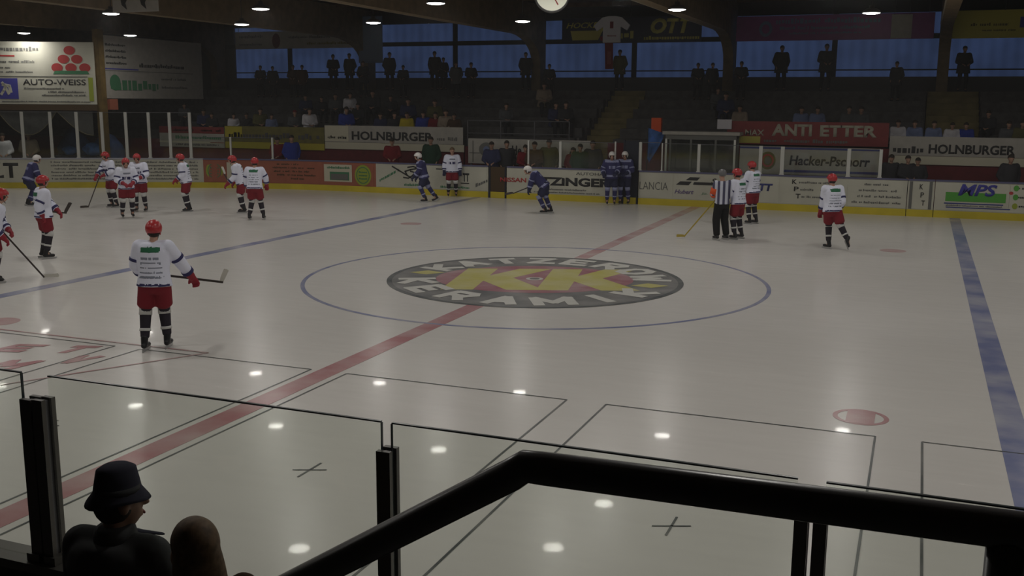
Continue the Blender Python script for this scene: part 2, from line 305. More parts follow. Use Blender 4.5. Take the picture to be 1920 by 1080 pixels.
# ice sheet: rounded rink
def rrect(x0, x1, y0, y1, r, n=10):
    P = []
    for cx, cy, a0 in ((x1-r, y1-r, 0), (x0+r, y1-r, 90), (x0+r, y0+r, 180), (x1-r, y0+r, 270)):
        for i in range(n+1): a = math.radians(a0+90*i/n); P.append((cx+r*math.cos(a), cy+r*math.sin(a)))
    return P
FARP = [(-30, -2), (-30, 2), (-29.9, 4.5), (-29.3, 7), (-28, 9.2), (-26.2, 10.9), (-24.3, 12.1), (-22.1, 13.25), (-20.3, 14.1), (-19, 14.65), (-17.5, 15.12), (-16, 15.42), (-14.5, FY), (21, FY),
        (24, 15.0), (27, 13.0), (29, 10), (30, 6), (30, -2)]
NY = -14.99
NEARP = [(30, -2), (30, -6), (29, -10), (27, -13), (24, -14.6), (21, NY), (-21, NY), (-24, -14.6), (-27, -13), (-29, -10), (-30, -6), (-30, -2)]
outl = FARP[::-1]+NEARP[::-1][1:-1]
bm = bmesh.new(); prism(bm, outl, -.4, 0.); ice = obj('floor', bm, M['ice'], None); ice['kind'] = 'structure'; ice['label'] = 'cream coloured ice sheet of the rink with painted lines'
# ---- painted marks on the ice (each a thin layer, part of the ice floor)
def onice(u, v, h): return Vector((u, v, h))
def mark(name, bm, m, z, label=None): return put(name, bm, M[m], onice, ice, h=.0015, z=z, label=label)
BL = 8.02
mark('centre_line', quad_bm(-.155, .155, NY+.02, -2.9), 'ice_red', .0015, 'red centre line, near half'); mark('centre_line', quad_bm(-.155, .155, 2.9, FY-.02), 'ice_redp', .0015, 'faded red centre line, far half')
for s in (-1, 1): mark('blue_line', quad_bm(s*BL-.15, s*BL+.15, NY+.02, FY-.02), 'ice_blue', .0015, 'blue zone line')
mark('centre_circle', disc_bm(0, 0, 4.53, 4.53, 96, 4.45/4.53), 'ice_blue', .0018, 'thin blue centre circle')
for x, y in ((-6.45, 7.2), (6.45, 7.2), (-6.3, -7.05)): mark('faceoff_spot', disc_bm(x, y, .3, .3, 32), 'ice_redp', .0015, 'faded red spot')
mark('faceoff_spot', disc_bm(6.48, -6.95, .30, .30, 40, .82), 'ice_red', .0015, 'red spot with ring')
bm = bmesh.new(); v = [bm.verts.new((6.48+a, -6.95+b, 0)) for a, b in ((-.15, -.26), (.15, -.26), (.15, .26), (-.15, .26))]; bm.faces.new(v); mark('faceoff_spot', bm, 'ice_red', .0030, 'solid red bar of the spot')
def line(name, p, q, w, m, z=.0036, label=None):
    p, q = Vector((*p, 0)), Vector((*q, 0)); d = (q-p).normalized(); n = Vector((-d.y, d.x, 0))*w/2; bm = bmesh.new()
    bm.faces.new([bm.verts.new(k) for k in (p-n, q-n, q+n, p+n)]); return mark(name, bm, m, z, label)
YT, YB = -7.6, NY+.02
for x0, x1 in ((.27, 3.24), (3.72, 6.66), (7.12, 10.1), (-3.05, -.26), (-6.6, -3.5)):
    line('advert_frame', (x0, YB), (x0, YT), .022, 'ice_black'); line('advert_frame', (x1, YB), (x1, YT), .022, 'ice_black'); line('advert_frame', (x0, YT), (x1, YT), .022, 'ice_black')
for cx, cy in ((1.74, -10.74), (5.2, -10.7), (-1.6, -10.7)):
    line('cross_mark', (cx-.15, cy-.06), (cx+.15, cy+.06), .02, 'ice_black'); line('cross_mark', (cx-.0, cy-.2), (cx+.0, cy+.2), .02, 'ice_black')
RA, RB, RC, RD = (-5.9, -7.45), (-2.04, -7.41), (-3.45, -9.95), (-7.4, -9.95)
for p, q in ((RA, RB), (RB, RC), (RC, RD), (RD, RA)): line('advert_border', p, q, .04, 'ice_redp', .0052, 'thin red border')
def rot(cx, cy, a, sh=0.):
    ca, sa = math.cos(a), math.sin(a)
    return lambda u, v, h: Vector((cx+(u+sh*v)*ca-v*sa, cy+(u+sh*v)*sa+v*ca, h))
def icetext(txt, cx, cy, w, h, m, a, sh=0., bold=.02, z=.0036, name='ice_lettering'):
    bm = text_bm(txt, 0, bold); fit(bm, -w/2, w/2, -h/2, h/2); return put(name, bm, M[m], rot(cx, cy, a, sh), ice, h=.0015, z=z)
GLYPH = {'A': [[(0, 0), (.5, 1), (1, 0)], [(.22, .33), (.78, .33)]], 'E': [[(1, 0), (0, 0), (0, 1), (1, 1)], [(0, .5), (.8, .5)]], 'I': [[(.5, 0), (.5, 1)]], 'K': [[(0, 0), (0, 1)], [(1, 1), (.08, .5), (1, 0)]],
         'M': [[(0, 0), (0, 1), (.5, .3), (1, 1), (1, 0)]], 'O': [[(.25, 0), (.75, 0), (1, .25), (1, .75), (.75, 1), (.25, 1), (0, .75), (0, .25), (.25, 0)]], 'R': [[(0, 0), (0, 1), (.8, 1), (1, .78), (.8, .5), (0, .5)], [(.45, .5), (1, 0)]],
         'T': [[(.5, 0), (.5, 1)], [(0, 1), (1, 1)]], 'V': [[(0, 1), (.5, 0), (1, 1)]], 'W': [[(0, 1), (.25, 0), (.5, .75), (.75, 0), (1, 1)]], 'Z': [[(0, 1), (1, 1), (0, 0), (1, 0)]]}
def block_letter(name, ch, w, h, t, m, f, z, z_gap=.0002):
    bm = bmesh.new(); k = 0
    for s_ in GLYPH[ch]:
        for p, q in zip(s_, s_[1:]):
            P, Q = [Vector((-w/2+t/2+a*(w-t), -h/2+t/2+b*(h-t), 0)) for a, b in (p, q)]; d = (Q-P).normalized(); n = Vector((-d.y, d.x, 0))*t/2; e = d*t*.32
            zz = z+k*z_gap; k += 1; lo = [bm.verts.new((v.x, v.y, zz)) for v in (P-n-e, Q-n+e, Q+n+e, P+n-e)]; hi = [bm.verts.new((v.co.x, v.co.y, zz+.0015)) for v in lo]
            bm.faces.new(lo[::-1]); bm.faces.new(hi)
            for j in range(4): bm.faces.new((lo[j], lo[(j+1) % 4], hi[(j+1) % 4], hi[j]))
    for v in bm.verts: v.co = f(v.co.x, v.co.y, v.co.z)
    me = bpy.data.meshes.new(name); bm.to_mesh(me); bm.free(); me.materials.append(m); o = bpy.data.objects.new(name, me); return link(o, ice)
for t, x, y, w, h in (('E', -4.62, -8.22, .5, .46), ('T', -3.85, -7.98, .42, .46), ('M', -3.98, -8.93, .46, .5), ('V', -3.38, -8.38, .36, .46), ('E', -4.75, -9.1, .5, .5)): block_letter('ice_lettering', t, w, h, .12, M['ice_red'], rot(x, y, .30, .45), .0036)
# logo disc, turned towards the near stand
LA = .372
mark('centre_logo', disc_bm(0, 0, 2.9, 2.9, 96), 'ice_grey', .0036, 'dark grey round centre logo')
mark('centre_logo', disc_bm(0, 0, 2.9, 2.9, 96, .965), 'ice_black', .0052)
f0 = rot(0, 0, LA)
put('centre_logo', disc_bm(0, 0.05, 1.95, 1.55, 64), M['ice_logo_red'], f0, ice, h=.0015, z=.0052, label='dark red oval of the logo')
def poly(pts): 
    bm = bmesh.new(); bm.faces.new([bm.verts.new((x, y, 0)) for x, y in pts]); return bm
# two big yellow block letters K K built from strokes
for ox in (-1.05, .72):
    put('logo_letter', poly([(ox-.72, -1.22), (ox-.12, -1.22), (ox+.30, 1.2), (ox-.32, 1.2)]), M['ice_yellow'], f0, ice, h=.0015, z=.0068, label='yellow block letter')
    put('logo_letter', poly([(ox-.1, -.02), (ox+.75, 1.2), (ox+1.42, 1.2), (ox+.62, .1)]), M['ice_yellow'], f0, ice, h=.0015, z=.0069, label='yellow block letter arm')
    put('logo_letter', poly([(ox-.08, .0), (ox+.62, .12), (ox+1.22, -1.22), (ox+.5, -1.22)]), M['ice_yellow'], f0, ice, h=.0015, z=.0070, label='yellow block letter leg')
put('centre_spot', disc_bm(0, 0, .17, .17, 32), M['ice_white'], lambda u, v, h: Vector((u, v, h)), ice, h=.0015, z=.0086, label='white ring of the centre spot')
put('centre_spot', disc_bm(0, 0, .10, .10, 24), M['ice_grey'], lambda u, v, h: Vector((u, v, h)), ice, h=.0015, z=.0102, label='grey centre spot')
def arc_text(txt, R, a0, a1, h, w, flip):
    n = len(txt)
    for i, ch in enumerate(txt):
        a = math.radians(a0+(a1-a0)*i/(n-1)); ww = w*(.36 if ch == 'I' else (1.2 if ch in 'MW' else 1))
        t = a+math.pi/2 if flip else a-math.pi/2; ca, sa = math.cos(t), math.sin(t); cx, cy = R*math.cos(a), R*math.sin(a)
        def g(u, v, q, ca=ca, sa=sa, cx=cx, cy=cy): return f0(cx+u*ca-v*sa, cy+u*sa+v*ca, q)
        block_letter('logo_lettering', ch, ww, h, .20, M['ice_white'], g, .0092)
arc_text('KATZEROW', 2.3, 146, 4, .80, .66, False)
arc_text('KERAMIK', 2.3, 188, 322, .80, .66, True)
for a in (163, 343):
    a = math.radians(a); c = (2.28*math.cos(a), 2.28*math.sin(a)); put('logo_diamond', poly([(c[0]-.36, c[1]), (c[0], c[1]-.24), (c[0]+.36, c[1]), (c[0], c[1]+.24)]), M['ice_yellow'], f0, ice, h=.0015, z=.0068, label='yellow diamond')

# ---- walls, roof
struct('wall_back', bx(-40, 30, WY, WY+.25, -.01, 4.5), M['sill'])
struct('wall_left', bx(-40.2, -40, -28, 26, -.01, 9), M['sill']); struct('wall_right', bx(30.6, 30.8, -28, 26, -.01, 9), M['sill']); struct('wall_front', bx(-40, 30.6, -28.2, -28, -.01, 9), M['sill'])
struct('wall_back', bx(-40, 30.6, WY, WY+.25, 6.92, 9), M['sill']); struct('wall_back', bx(-40, -25.05, WY, WY+.25, 4.5, 7.35), M['sill'])
struct('ceiling', bx(-40.2, 30.8, -28.2, 26, 7.6, 7.75), M['deck'])
FX_ = [-33.9, -25.7, -17.25, -8.8, -.55, 7.45, 15.7, 24]
nwin = 0
for i in range(1, len(FX_)-1):                                   # translucent corrugated bays between the portal frames
    a, b = FX_[i]+.01, FX_[i+1]-.01
    nwin += 1; wb = bmesh.new(); box(wb, a, b, WY+.10, WY+.115, 4.5, 6.92)
    w = struct('window_%d' % nwin, wb, M['panel'])
    wf = bmesh.new(); xm = (a+b)/2
    if i == 1: xm = -21.85
    box(wf, xm-.10, xm+.10, WY-.02, WY+.09, 4.5, 6.92); box(wf, a, b, WY-.02, WY+.09, 5.93, 6.12); box(wf, a, b, WY+.02, WY+.09, 4.74, 4.79)
    obj('window_frame', wf, M['mid'], w)
k = 0
for x in FX_:                                                     # glulam portal frames: column, curved haunch, beam over the whole hall
    k += 1; bm = bmesh.new()
    yc = 23.9
    pts = [(yc+.35, 2.0), (yc+.35, 7.5), (-22.2, 7.5), (-22.2, 0), (-21.6, 0), (-21.6, 5.2)]
    pts += [(-21.6+2.2*(1-math.cos(t)), 5.2+1.0*math.sin(t)) for t in [math.pi/2*i/5 for i in range(1, 6)]]
    pts += [(yc-.35-2.6+2.6*math.sin(t), 5.1+1.1*math.cos(t)) for t in [math.pi/2*i/6 for i in range(0, 7)]]+[(yc-.35, 2.0)]
    prism(bm, [(a, b) for a, b in pts], x-.2, x+.2, 'x'); struct('trim_%d' % k, bm, M['glulam'])
    lit_edge = bmesh.new(); box(lit_edge, x-.235, x-.2, -21, yc-2.7, 6.2, 6.30); struct('trim_%d' % (k+20), lit_edge, M['edgel'])  # pale strip painting the lamp-lit lower edge of the beam
for j, y in enumerate([-24+3.0*i for i in range(17)]):            # purlins
    k += 1; struct('trim_%d' % k, bx(-40, 30.6, y-.09, y+.09, 7.42, 7.6), M['wood'])

# ================================================================ GRANDSTAND
ROW0, ROWD, ROWZ0, ROWH = 18.15, .92, 1.62, .38
def stand(x0, x1, z0, nrow, label):
    root = empty('grandstand', ((x0+x1)/2, 17.62, 0), 0, label, 'grandstand'); h = (x1-x0)/2
    for i in range(nrow):
        zz = z0+(3.92-z0)*i/nrow; ya, yb = (23.1-17.62)*i/nrow, (23.1-17.62)*(i+1)/nrow; obj('tier', bx(-h, h, ya, yb, -.01, zz), M['stand'], root)
    obj('top_walkway', bx(-h, h, 23.1-17.62, WY-.01-17.62, -.01, 3.92), M['stand'], root)
    return root
NR = 6
RZ = [1.75+(3.92-1.75)*i/NR for i in range(NR)]; RYF = [17.62+(23.1-17.62)*i/NR for i in range(NR+1)]
ST = {}
ST['left'] = stand(-34, -5.15, 1.75, NR, 'dark stepped terrace of seats left of the yellowish aisle stairs')
ST['middle'] = stand(-3.7, 6.95, 1.75, NR, 'dark stepped terrace between the two yellowish aisle stairs')
ST['right'] = stand(8.75, 22, 1.75, NR, 'dark stepped terrace at the right edge, beyond the second aisle stairs')
def aisle(x0, x1, label):
    t = empty('aisle_stairs', ((x0+x1)/2, 17.62, 0), 0, label, 'stairs'); n = 12; hw = (x1-x0)/2; L = 23.1-17.62
    pts = [(-.0, -.01), (WY-.01-17.62, -.01), (WY-.01-17.62, 3.92), (L, 3.92)]
    for i in range(n-1, -1, -1): zz = 1.3+(3.92-1.3)*i/n; pts += [(L*(i+1)/n, zz), (L*i/n, zz)]
    bm = bmesh.new(); prism(bm, pts, -hw, hw, 'x'); obj('steps', bm, M['stair'], t)
    bm = bmesh.new()
    for i in range(n): zz = 1.3+(3.92-1.3)*i/n; box(bm, -hw, hw, L*i/n-.004, L*i/n+.05, zz, zz+.006)
    obj('step_nosing', bm, M['olive'], t)
aisle(-5.12, -3.73, 'yellow brown aisle stairs between the left and middle terraces'); aisle(6.98, 8.72, 'yellow brown aisle stairs rising at the right beside the last column')
# maroon front walls under the banners
def slab(name, x0, x1, y0, y1, z0, z1, m, label, cat, group=None): return tag(obj(name, bx(x0, x1, y0, y1, z0, z1), M[m]), label, cat, group)
slab('front_wall', -34, -9.45, 17.45, 17.61, 0, 1.75, 'maroon', 'dark red low wall under the banners of the left terrace', 'wall')
slab('front_wall', -9.4, -5.0, 17.45, 17.61, 0, 1.75, 'maroon', 'dark red low wall under the pipe railing left of the aisle stairs', 'wall')
slab('front_wall', -3.7, 22, 17.45, 17.61, 0, 2.0, 'maroon', 'dark low wall carrying the red and grey banners at the right', 'wall')

# ---- pipe railing in front of the open part of the stand
def railing(x0, x1, y, z0, zs, posts, label, m='rail'):
    t = empty('pipe_railing', ((x0+x1)/2, y, z0), 0, label, 'railing'); h = (x1-x0)/2
    for z in zs: bm = bmesh.new(); tube(bm, [(-h, 0, z), (h, 0, z)], .022, 8); obj('rail', bm, M[m], t)
    for i in range(posts): x = -h+2*h*i/(posts-1); bm = bmesh.new(); tube(bm, [(x, 0, 0), (x, 0, zs[0])], .022, 8); obj('post', bm, M[m], t)
railing(-9.3, -5.2, 17.5, 1.75, (.98, .5), 4, 'thin grey pipe railing on the terrace front left of the aisle stairs')

# ================================================================ RINK BOARDS
class Path:
    def __init__(s, P): s.P = [Vector((*p, 0)) for p in P]; s.L = [0]; [s.L.append(s.L[-1]+(s.P[i+1]-s.P[i]).length) for i in range(len(P)-1)]
    def seg(s, u):
        for i in range(len(s.P)-1):
            if u <= s.L[i+1] or i == len(s.P)-2: return i
    def nrm(s, i): d = (s.P[i+1]-s.P[i]).normalized(); return Vector((d.y, -d.x, 0))
    def at(s, u):
        i = s.seg(u); t = (u-s.L[i])/(s.L[i+1]-s.L[i]); return s.P[i].lerp(s.P[i+1], t), s.nrm(i)
    def vn(s, i): return (s.nrm(max(i-1, 0))+s.nrm(min(i, len(s.P)-2))).normalized()
    def px(s, px, py=330):
        d = FX+RX*((px-960)/FPX)-UX*((py-540)/FPX)
        for i in range(len(s.P)-1):
            a, b = s.P[i], s.P[i+1]; e = b-a; den = d.x*e.y-d.y*e.x
            if abs(den) < 1e-9: continue
            t = ((a.x-CAM.x)*e.y-(a.y-CAM.y)*e.x)/den; w = ((a.x-CAM.x)*d.y-(a.y-CAM.y)*d.x)/den
            if t > 0 and -1e-6 <= w <= 1+1e-6: return s.L[i]+w*(s.L[i+1]-s.L[i])
    def x(s, x): return s.L[12]+(x+14.5)            # straight part of the far side only
FP = Path(FARP)
def f_on(path, off=.0): return lambda u, z, h: (lambda q: q[0]+q[1]*(off+h+.004)+Vector((0, 0, z)))(path.at(u))
def strip(bm, path, s0, s1, z0, z1, o0, o1):
    us = [s0]+[l for l in path.L if s0+1e-4 < l < s1-1e-4]+[s1]; R = []
    for u in us:
        p, n = path.at(u)
        for i, l in enumerate(path.L):
            if abs(l-u) < 1e-4: n = path.vn(i)
        R.append([bm.verts.new(p+n*o+Vector((0, 0, z))) for o, z in ((o0, z0), (o1, z0), (o1, z1), (o0, z1))])
    for a, b in zip(R, R[1:]):
        for j in range(4): bm.faces.new((a[j], a[(j+1) % 4], b[(j+1) % 4], b[j]))
    bm.faces.new(R[0][::-1]); bm.faces.new(R[-1])
BH = 1.16
def board(path, s0, s1, m, label, cap='cap', group=None, kick=True):
    bm = bmesh.new(); strip(bm, path, s0, s1, 0, BH-.05, -.12, 0); o = tag(obj('dasher_board', bm, M[m]), label, 'rink board', group)
    if kick: bm = bmesh.new(); strip(bm, path, s0, s1, .0, .22, 0, .012); obj('kick_plate', bm, M['yellow'], o)
    bm = bmesh.new(); strip(bm, path, s0, s1, BH-.05, BH, -.14, .02); obj('top_rail', bm, M[cap], o)
    return o
U = FP.px
sA = [U(382), U(705), U(915), FP.x(-6.89), FP.x(-2.62), FP.x(-2.01), FP.x(6.59), FP.x(7.40)]
b0 = board(FP, 0, sA[0], 'board', 'off-white curved rink board with rows of small dark print, left corner', 'capl')
b1 = board(FP, sA[0], sA[1], 'orange', 'orange rink board with round yellow emblems and a framed picture')
b2 = board(FP, sA[1], sA[2], 'board', 'off-white rink board with dark sketched emblem and slanted green words')
b3 = board(FP, sA[3], sA[4], 'board', 'off-white rink board with small red word and big black TZiNGER letters')
b4 = board(FP, sA[5], sA[6], 'board', 'long off-white rink board with thin serif capitals and a black winged emblem')
b5 = board(FP, sA[6]+.02, sA[7]-.02, 'board', 'off-white rink door panel with the dark letters K P T')
b6 = board(FP, sA[7], FP.L[13]-.5, 'board', 'off-white rink board with big blue MPS letters over a green bar')
b7 = board(FP, FP.L[13]-.5, FP.L[-1], 'board_grey', 'plain rink board round the right corner, outside the left frame')
F = f_on(FP)
def advert(parent, s0, s1, m, z0=.24, z1=BH-.07, label=None): return put('advert', quad_bm(s0, s1, z0, z1, n=max(1, int((s1-s0)/.5))), M[m], F, parent, h=.006, label=label)
def LT(par, t, a, b, z0, z1, m, **k): return lettering(t, U(a), U(b), z0, z1, M[m], F, par, z=.008, **k)
def SC(par, a, b, z0, z1, m, dens=.85, seed=0): return put('small_print', scribble_bm(U(a), U(b), z0, z1, dens, seed), M[m], F, par, z=.008)
# board 0
a = advert(b0, U(0)-4, U(92), 'board'); LT(a, 'ET', -14, 36, .40, .98, 'ink', bold=.03)
a = advert(b0, U(95), U(380), 'board')
for i in range(6): SC(a, 97, 230, .32+.13*i, .39+.13*i, 'inkg', .9, i); SC(a, 268, 372, .32+.13*i, .39+.13*i, 'inkg', .9, i+9)
# board 1
a = advert(b1, sA[0]+.05, U(424), 'orange')
def ring_emblem(par, c, z, r):
    u = U(c); put('emblem', disc_bm(u, z, r, r*1.1, 36), M['lime'], F, par, z=.008); put('emblem', disc_bm(u, z, r*.8, r*.88, 36, .9), M['ink_green'], F, par, z=.015)
    for k in range(3): put('emblem', scribble_bm(u-r*.5, u+r*.5, z-r*.45+k*r*.35, z-r*.25+k*r*.35, 1, k), M['ink_green'], F, par, z=.015)
ring_emblem(a, 403, .68, .34)
a = advert(b1, U(426), U(444), 'cream', .3, 1.02)
a = advert(b1, U(446), U(606), 'orange')
for i, (p, q) in enumerate(((520, 560), (512, 590), (514, 580), (520, 592), (540, 570))): SC(a, p, q, .95-.14*i, 1.0-.14*i+.02, 'brown', .8, 20+i)
a = advert(b1, U(608), U(660), 'cream', .36, 1.02); put('picture', quad_bm(U(619), U(655), .42, .74), M['ink_green'], F, a, z=.008); SC(a, 614, 656, .86, .95, 'ink_green', .9, 31); put('picture', quad_bm(U(621), U(653), .44, .66), M['inkg'], F, a, z=.015)
a = advert(b1, U(664), U(700), 'orange'); ring_emblem(a, 681, .64, .36)
# board 2
a = advert(b2, sA[1]+.05, sA[2]-.05, 'board')
def slant(par, p, q, z, m, up, seed, t=None):
    u0, u1 = U(p), U(q); bm = scribble_bm(u0, u1, -.06, .07, .9, seed)
    if t: bm.free(); bm = text_bm(t, .2, .01); fit(bm, u0, u1, -.06, .08)
    for v in bm.verts: v.co.y += z+(v.co.x-u0)*up
    return put('lettering', bm, M[m], F, par, z=.008)
slant(a, 712, 748, .48, 'ink_green', .52, 1); slant(a, 892, 914, .42, 'inkg', .45, 2)
bm = bmesh.new()
def stroke(bm, pts, w):
    for p, q in zip(pts, pts[1:]):
        p, q = Vector((*p, 0)), Vector((*q, 0)); d = (q-p).normalized(); n = Vector((-d.y, d.x, 0))*w/2; e = d*w*.3
        bm.faces.new([bm.verts.new(k) for k in (p-n-e, q-n+e, q+n+e, p+n-e)])
for ps in ([(736, 1.02), (748, .88), (764, .70), (772, .6)], [(765, 1.0), (775, 1.04), (785, .98), (770, .92), (760, .85), (764, .7)], [(770, .86), (778, .82), (774, .7), (766, .6), (757, .62)], [(778, .78), (786, .66), (796, .6)]):
    stroke(bm, [(U(x), z) for x, z in ps], .055)
put('emblem', bm, M['ink'], F, a, z=.008)
LT(a, 'TT', 868, 880, .55, .86, 'ink', bold=.04); put('emblem', quad_bm(U(864), U(880), .47, .51), M['ink'], F, a, z=.008)
SC(a, 758, 790, .31, .40, 'ink_green', .95, 44); SC(a, 826, 880, .29, .37, 'ink_green', .95, 5); put('emblem', quad_bm(U(818), U(835), .96, 1.0), M['ink'], F, a, z=.008)
# board 3
a = advert(b3, sA[3]+.05, U(990)-.02, 'board'); lettering('NISSAN', U(938), U(990)-.06, .60, .76, M['ink_red'], F, a, bold=.03, z=.008)
a = advert(b3, U(993), sA[4]-.05, 'board'); LT(a, 'ETZiNGER', 1000, 1146, .53, .83, 'ink', bold=.045); LT(a, 'AUTOHAUS', 1080, 1146, .93, 1.03, 'inkg', bold=.01)
SC(a, 1030, 1100, .37, .43, 'inkg', .95, 40); SC(a, 1000, 1125, .27, .32, 'inkg', .9, 41)
# board 4
a = advert(b4, sA[5]+.05, U(1262), 'board'); LT(a, 'LANCIA', 1200, 1253, .52, .78, 'inkg', bold=-.008)
a = advert(b4, U(1264), U(1462), 'board')
bm = bmesh.new(); k = lambda x, z: (U(x), z)
for P in ([k(1268, .72), k(1292, .72), k(1298, .84), k(1276, .84)], [k(1286, .88), k(1308, .88), k(1313, .99), k(1294, .99)], [k(1300, .74), k(1350, .74), k(1352, .83), k(1302, .83)]):
    bm.faces.new([bm.verts.new((x, z, 0)) for x, z in P])
put('emblem', bm, M['ink'], F, a, z=.008); LT(a, 'S', 1334, 1344, .80, .97, 'ink', shear=.3, bold=.02)
LT(a, 'Hubert', 1266, 1302, .42, .56, 'ink_violet', shear=.3, bold=.02); LT(a, 'Jo.', 1316, 1328, .40, .50, 'ink_green', shear=.2)
LT(a, 'TT', 1424, 1450, .62, .86, 'blue_lit', shear=.15, bold=.05)
a = advert(b4, U(1466), U(1590), 'board')
for i, t in enumerate('KPT'): LT(a, t, 1486+4*i, 1495+4*i, .88-.23*i, 1.03-.23*i, 'ink', bold=.02); SC(a, 1499+3*i, 1560, .91-.23*i, .98-.23*i, 'inkg', .9, 50+i)
a = advert(b4, U(1592), sA[6]-.04, 'board')
for i, (p, q) in enumerate(((1622, 1670), (1612, 1684), (1604, 1692), (1600, 1694))): SC(a, p, q, .92-.19*i, .99-.19*i, 'inkg', .85, 60+i)
# door panel
a = advert(b5, sA[6]+.05, sA[7]-.05, 'board'); d0, d1 = sA[6], sA[7]
for i, t in enumerate('KPT'): lettering(t, d0+.36+.04*i, d0+.46+.04*i, .85-.25*i, 1.01-.25*i, M['ink'], F, a, bold=.02, z=.008)
for u in (d0+.07, d1-.17): put('door_frame', quad_bm(u, u+.09, .24, 1.09), M['inkg'], F, b5, z=.008)
# board 6
a = advert(b6, sA[7]+.05, U(1896), 'board'); put('green_bar', quad_bm(U(1776), U(1890), .52, .80), M['green'], F, a, z=.008)
LT(a, 'MPS', 1799, 1872, .70, 1.06, 'ink_blue', shear=.25, bold=.03)
a.children[-1].location = (0, -.008, 0)
put('stripe', quad_bm(U(1774), U(1886), .44, .475), M['blue_lit'], F, a, z=.008); put('stripe', quad_bm(U(1778), U(1900), .32, .35), M['blue_lit'], F, a, z=.008); SC(a, 1776, 1884, .375, .42, 'inkg', .9, 71)
a = advert(b6, U(1897), U(1960), 'board')
for i in range(3): put('emblem', disc_bm(U(1908), .98-.27*i, .075, .09, 16), M['green' if i < 2 else 'lime'], F, a, z=.008); SC(a, 1913, 1950, .95-.27*i, 1.02-.27*i, 'ink', .9, 80+i)
put('emblem', disc_bm(U(1899), .83, .06, .05, 12), M['ink_red'], F, a, z=.008)
# gates
def gate(x0, x1, h, label, m, inward):
    t = empty('bench_gate', ((x0+x1)/2, FY+inward, 0), 0, label, 'gate'); w = (x1-x0)/2-.015
    obj('panel', bx(-w, w, -.03, .03, .2, h), M[m], t); obj('post', bx(-w, -w+.05, -.05, .05, 0, h+.03), M['gate'], t); obj('post', bx(w-.05, w, -.05, .05, 0, h+.03), M['gate'], t)
    obj('kick_plate', bx(-w, w, -.045, .045, 0, .22), M['yellow'], t)
gate(-7.6, -6.91, 1.12, 'brown bench gate in the board under the white round emblem banner', 'brown', .06)
gate(-2.60, -2.03, 2.15, 'tall dark bench gate behind the two navy players', 'gate', .06)
# near side board
NP = Path(NEARP)
def nboard(s0, s1, label): return board(NP, s0, s1, 'black', label, 'black')
n0 = NP.L[5]+(21-10.2); n1 = NP.L[5]+(21-3.0)
bm = bmesh.new(); strip(bm, NP, 0, NP.L[-1], 0, 1.18, -.12, 0); nb = tag(obj('dasher_board', bm, M['dark']), 'dark near rink board below the glass, seen from behind', 'rink board')
bm = bmesh.new(); strip(bm, NP, 0, NP.L[-1], 1.18, 1.225, -.14, .02); obj('top_rail', bm, M['stanch'], nb)
bm = bmesh.new(); strip(bm, NP, 0, NP.L[-1], 0, .22, 0, .012); obj('kick_plate', bm, M['yellow'], nb)

# ================================================================ GLASS
def glass_far(s0, s1, z1, label, group=None):
    t = empty('rink_glass', FP.at((s0+s1)/2)[0]+Vector((0, 0, BH)), 0, label, 'rink glass', group); c = t.location
    def loc(bm):
        for v in bm.verts: v.co -= c
        return bm
    bm = bmesh.new(); strip(bm, FP, s0+.04, s1-.04, BH+.005, z1, -.066, -.054); obj('pane', loc(bm), M['glass'], t)
    bm = bmesh.new(); strip(bm, FP, s0+.04, s1-.04, z1, z1+.018, -.07, -.05); obj('edge', loc(bm), M['rail'], t)
def stanchion_far(s, z1, label, w=.05, group=None):
    p, n = FP.at(s); a = math.atan2(n.x, -n.y)
    t = empty('stanchion', p-n*.06+Vector((0, 0, BH)), -a if False else math.atan2(n.y, n.x)+math.pi/2, label, 'stanchion', group)
    obj('post', bx(-w, w, -.035, .035, 0, z1-BH), M['alum'], t); obj('foot', bx(-w-.02, w+.02, -.05, .05, 0, .03), M['alum'], t)
tall = [-8, 42, 95, 144, 191, 236, 279, 318, 356]
for i, p in enumerate(tall):
    stanchion_far(U(p, 250), 2.94, 'tall pale stanchion of the high corner glass, number %d from the left' % (i+1) if i else 'pale stanchion at the left frame edge', .055, 'stanchions of the high corner glass')
    if i < len(tall)-1: glass_far(U(p, 250), U(tall[i+1], 250), 2.92, 'high clear glass pane of the left corner, pane %d from the left' % (i+1), 'high corner glass')
for i, p in enumerate([432, 510]): stanchion_far(U(p, 280), 2.0, 'short pale stanchion right of the high glass, %s one' % ('first' if i == 0 else 'last'), .035)
glass_far(U(357, 280), U(432, 280), 1.98, 'low clear pane next to the high corner glass'); glass_far(U(432, 280), U(510, 280), 1.98, 'low clear pane over the orange board')
mid = [(990, .035, 2.10), (1050, .055, 2.08), (1153, .03, 2.12), (1200, .06, 2.12), (1241, .025, 2.10), (1310, .06, 2.09), (1426, .07, 2.08), (1467, .075, 2.07), (1592, .07, 2.05), (1652, .06, 2.05)]
names = ['beside the bending navy player', 'right of the man in olive', 'between the two navy players', 'beside the tall dark gate', 'in front of the blue flag', 'in front of the timekeeper booth', 'above the red helmet near the referee', 'left of the black script sign', 'crossing the black script sign', 'at the right end of the far glass']
for (p, w, z), n in zip(mid, names): stanchion_far(U(p, 290), z, 'pale upright stanchion '+n, w*.8)
for i in range(len(mid)-1):
    if mid[i][0] == 1153: continue
    glass_far(U(mid[i][0], 290), U(mid[i+1][0], 290), mid[i][2]-.02, 'clear glass pane just right of the stanchion '+names[i])
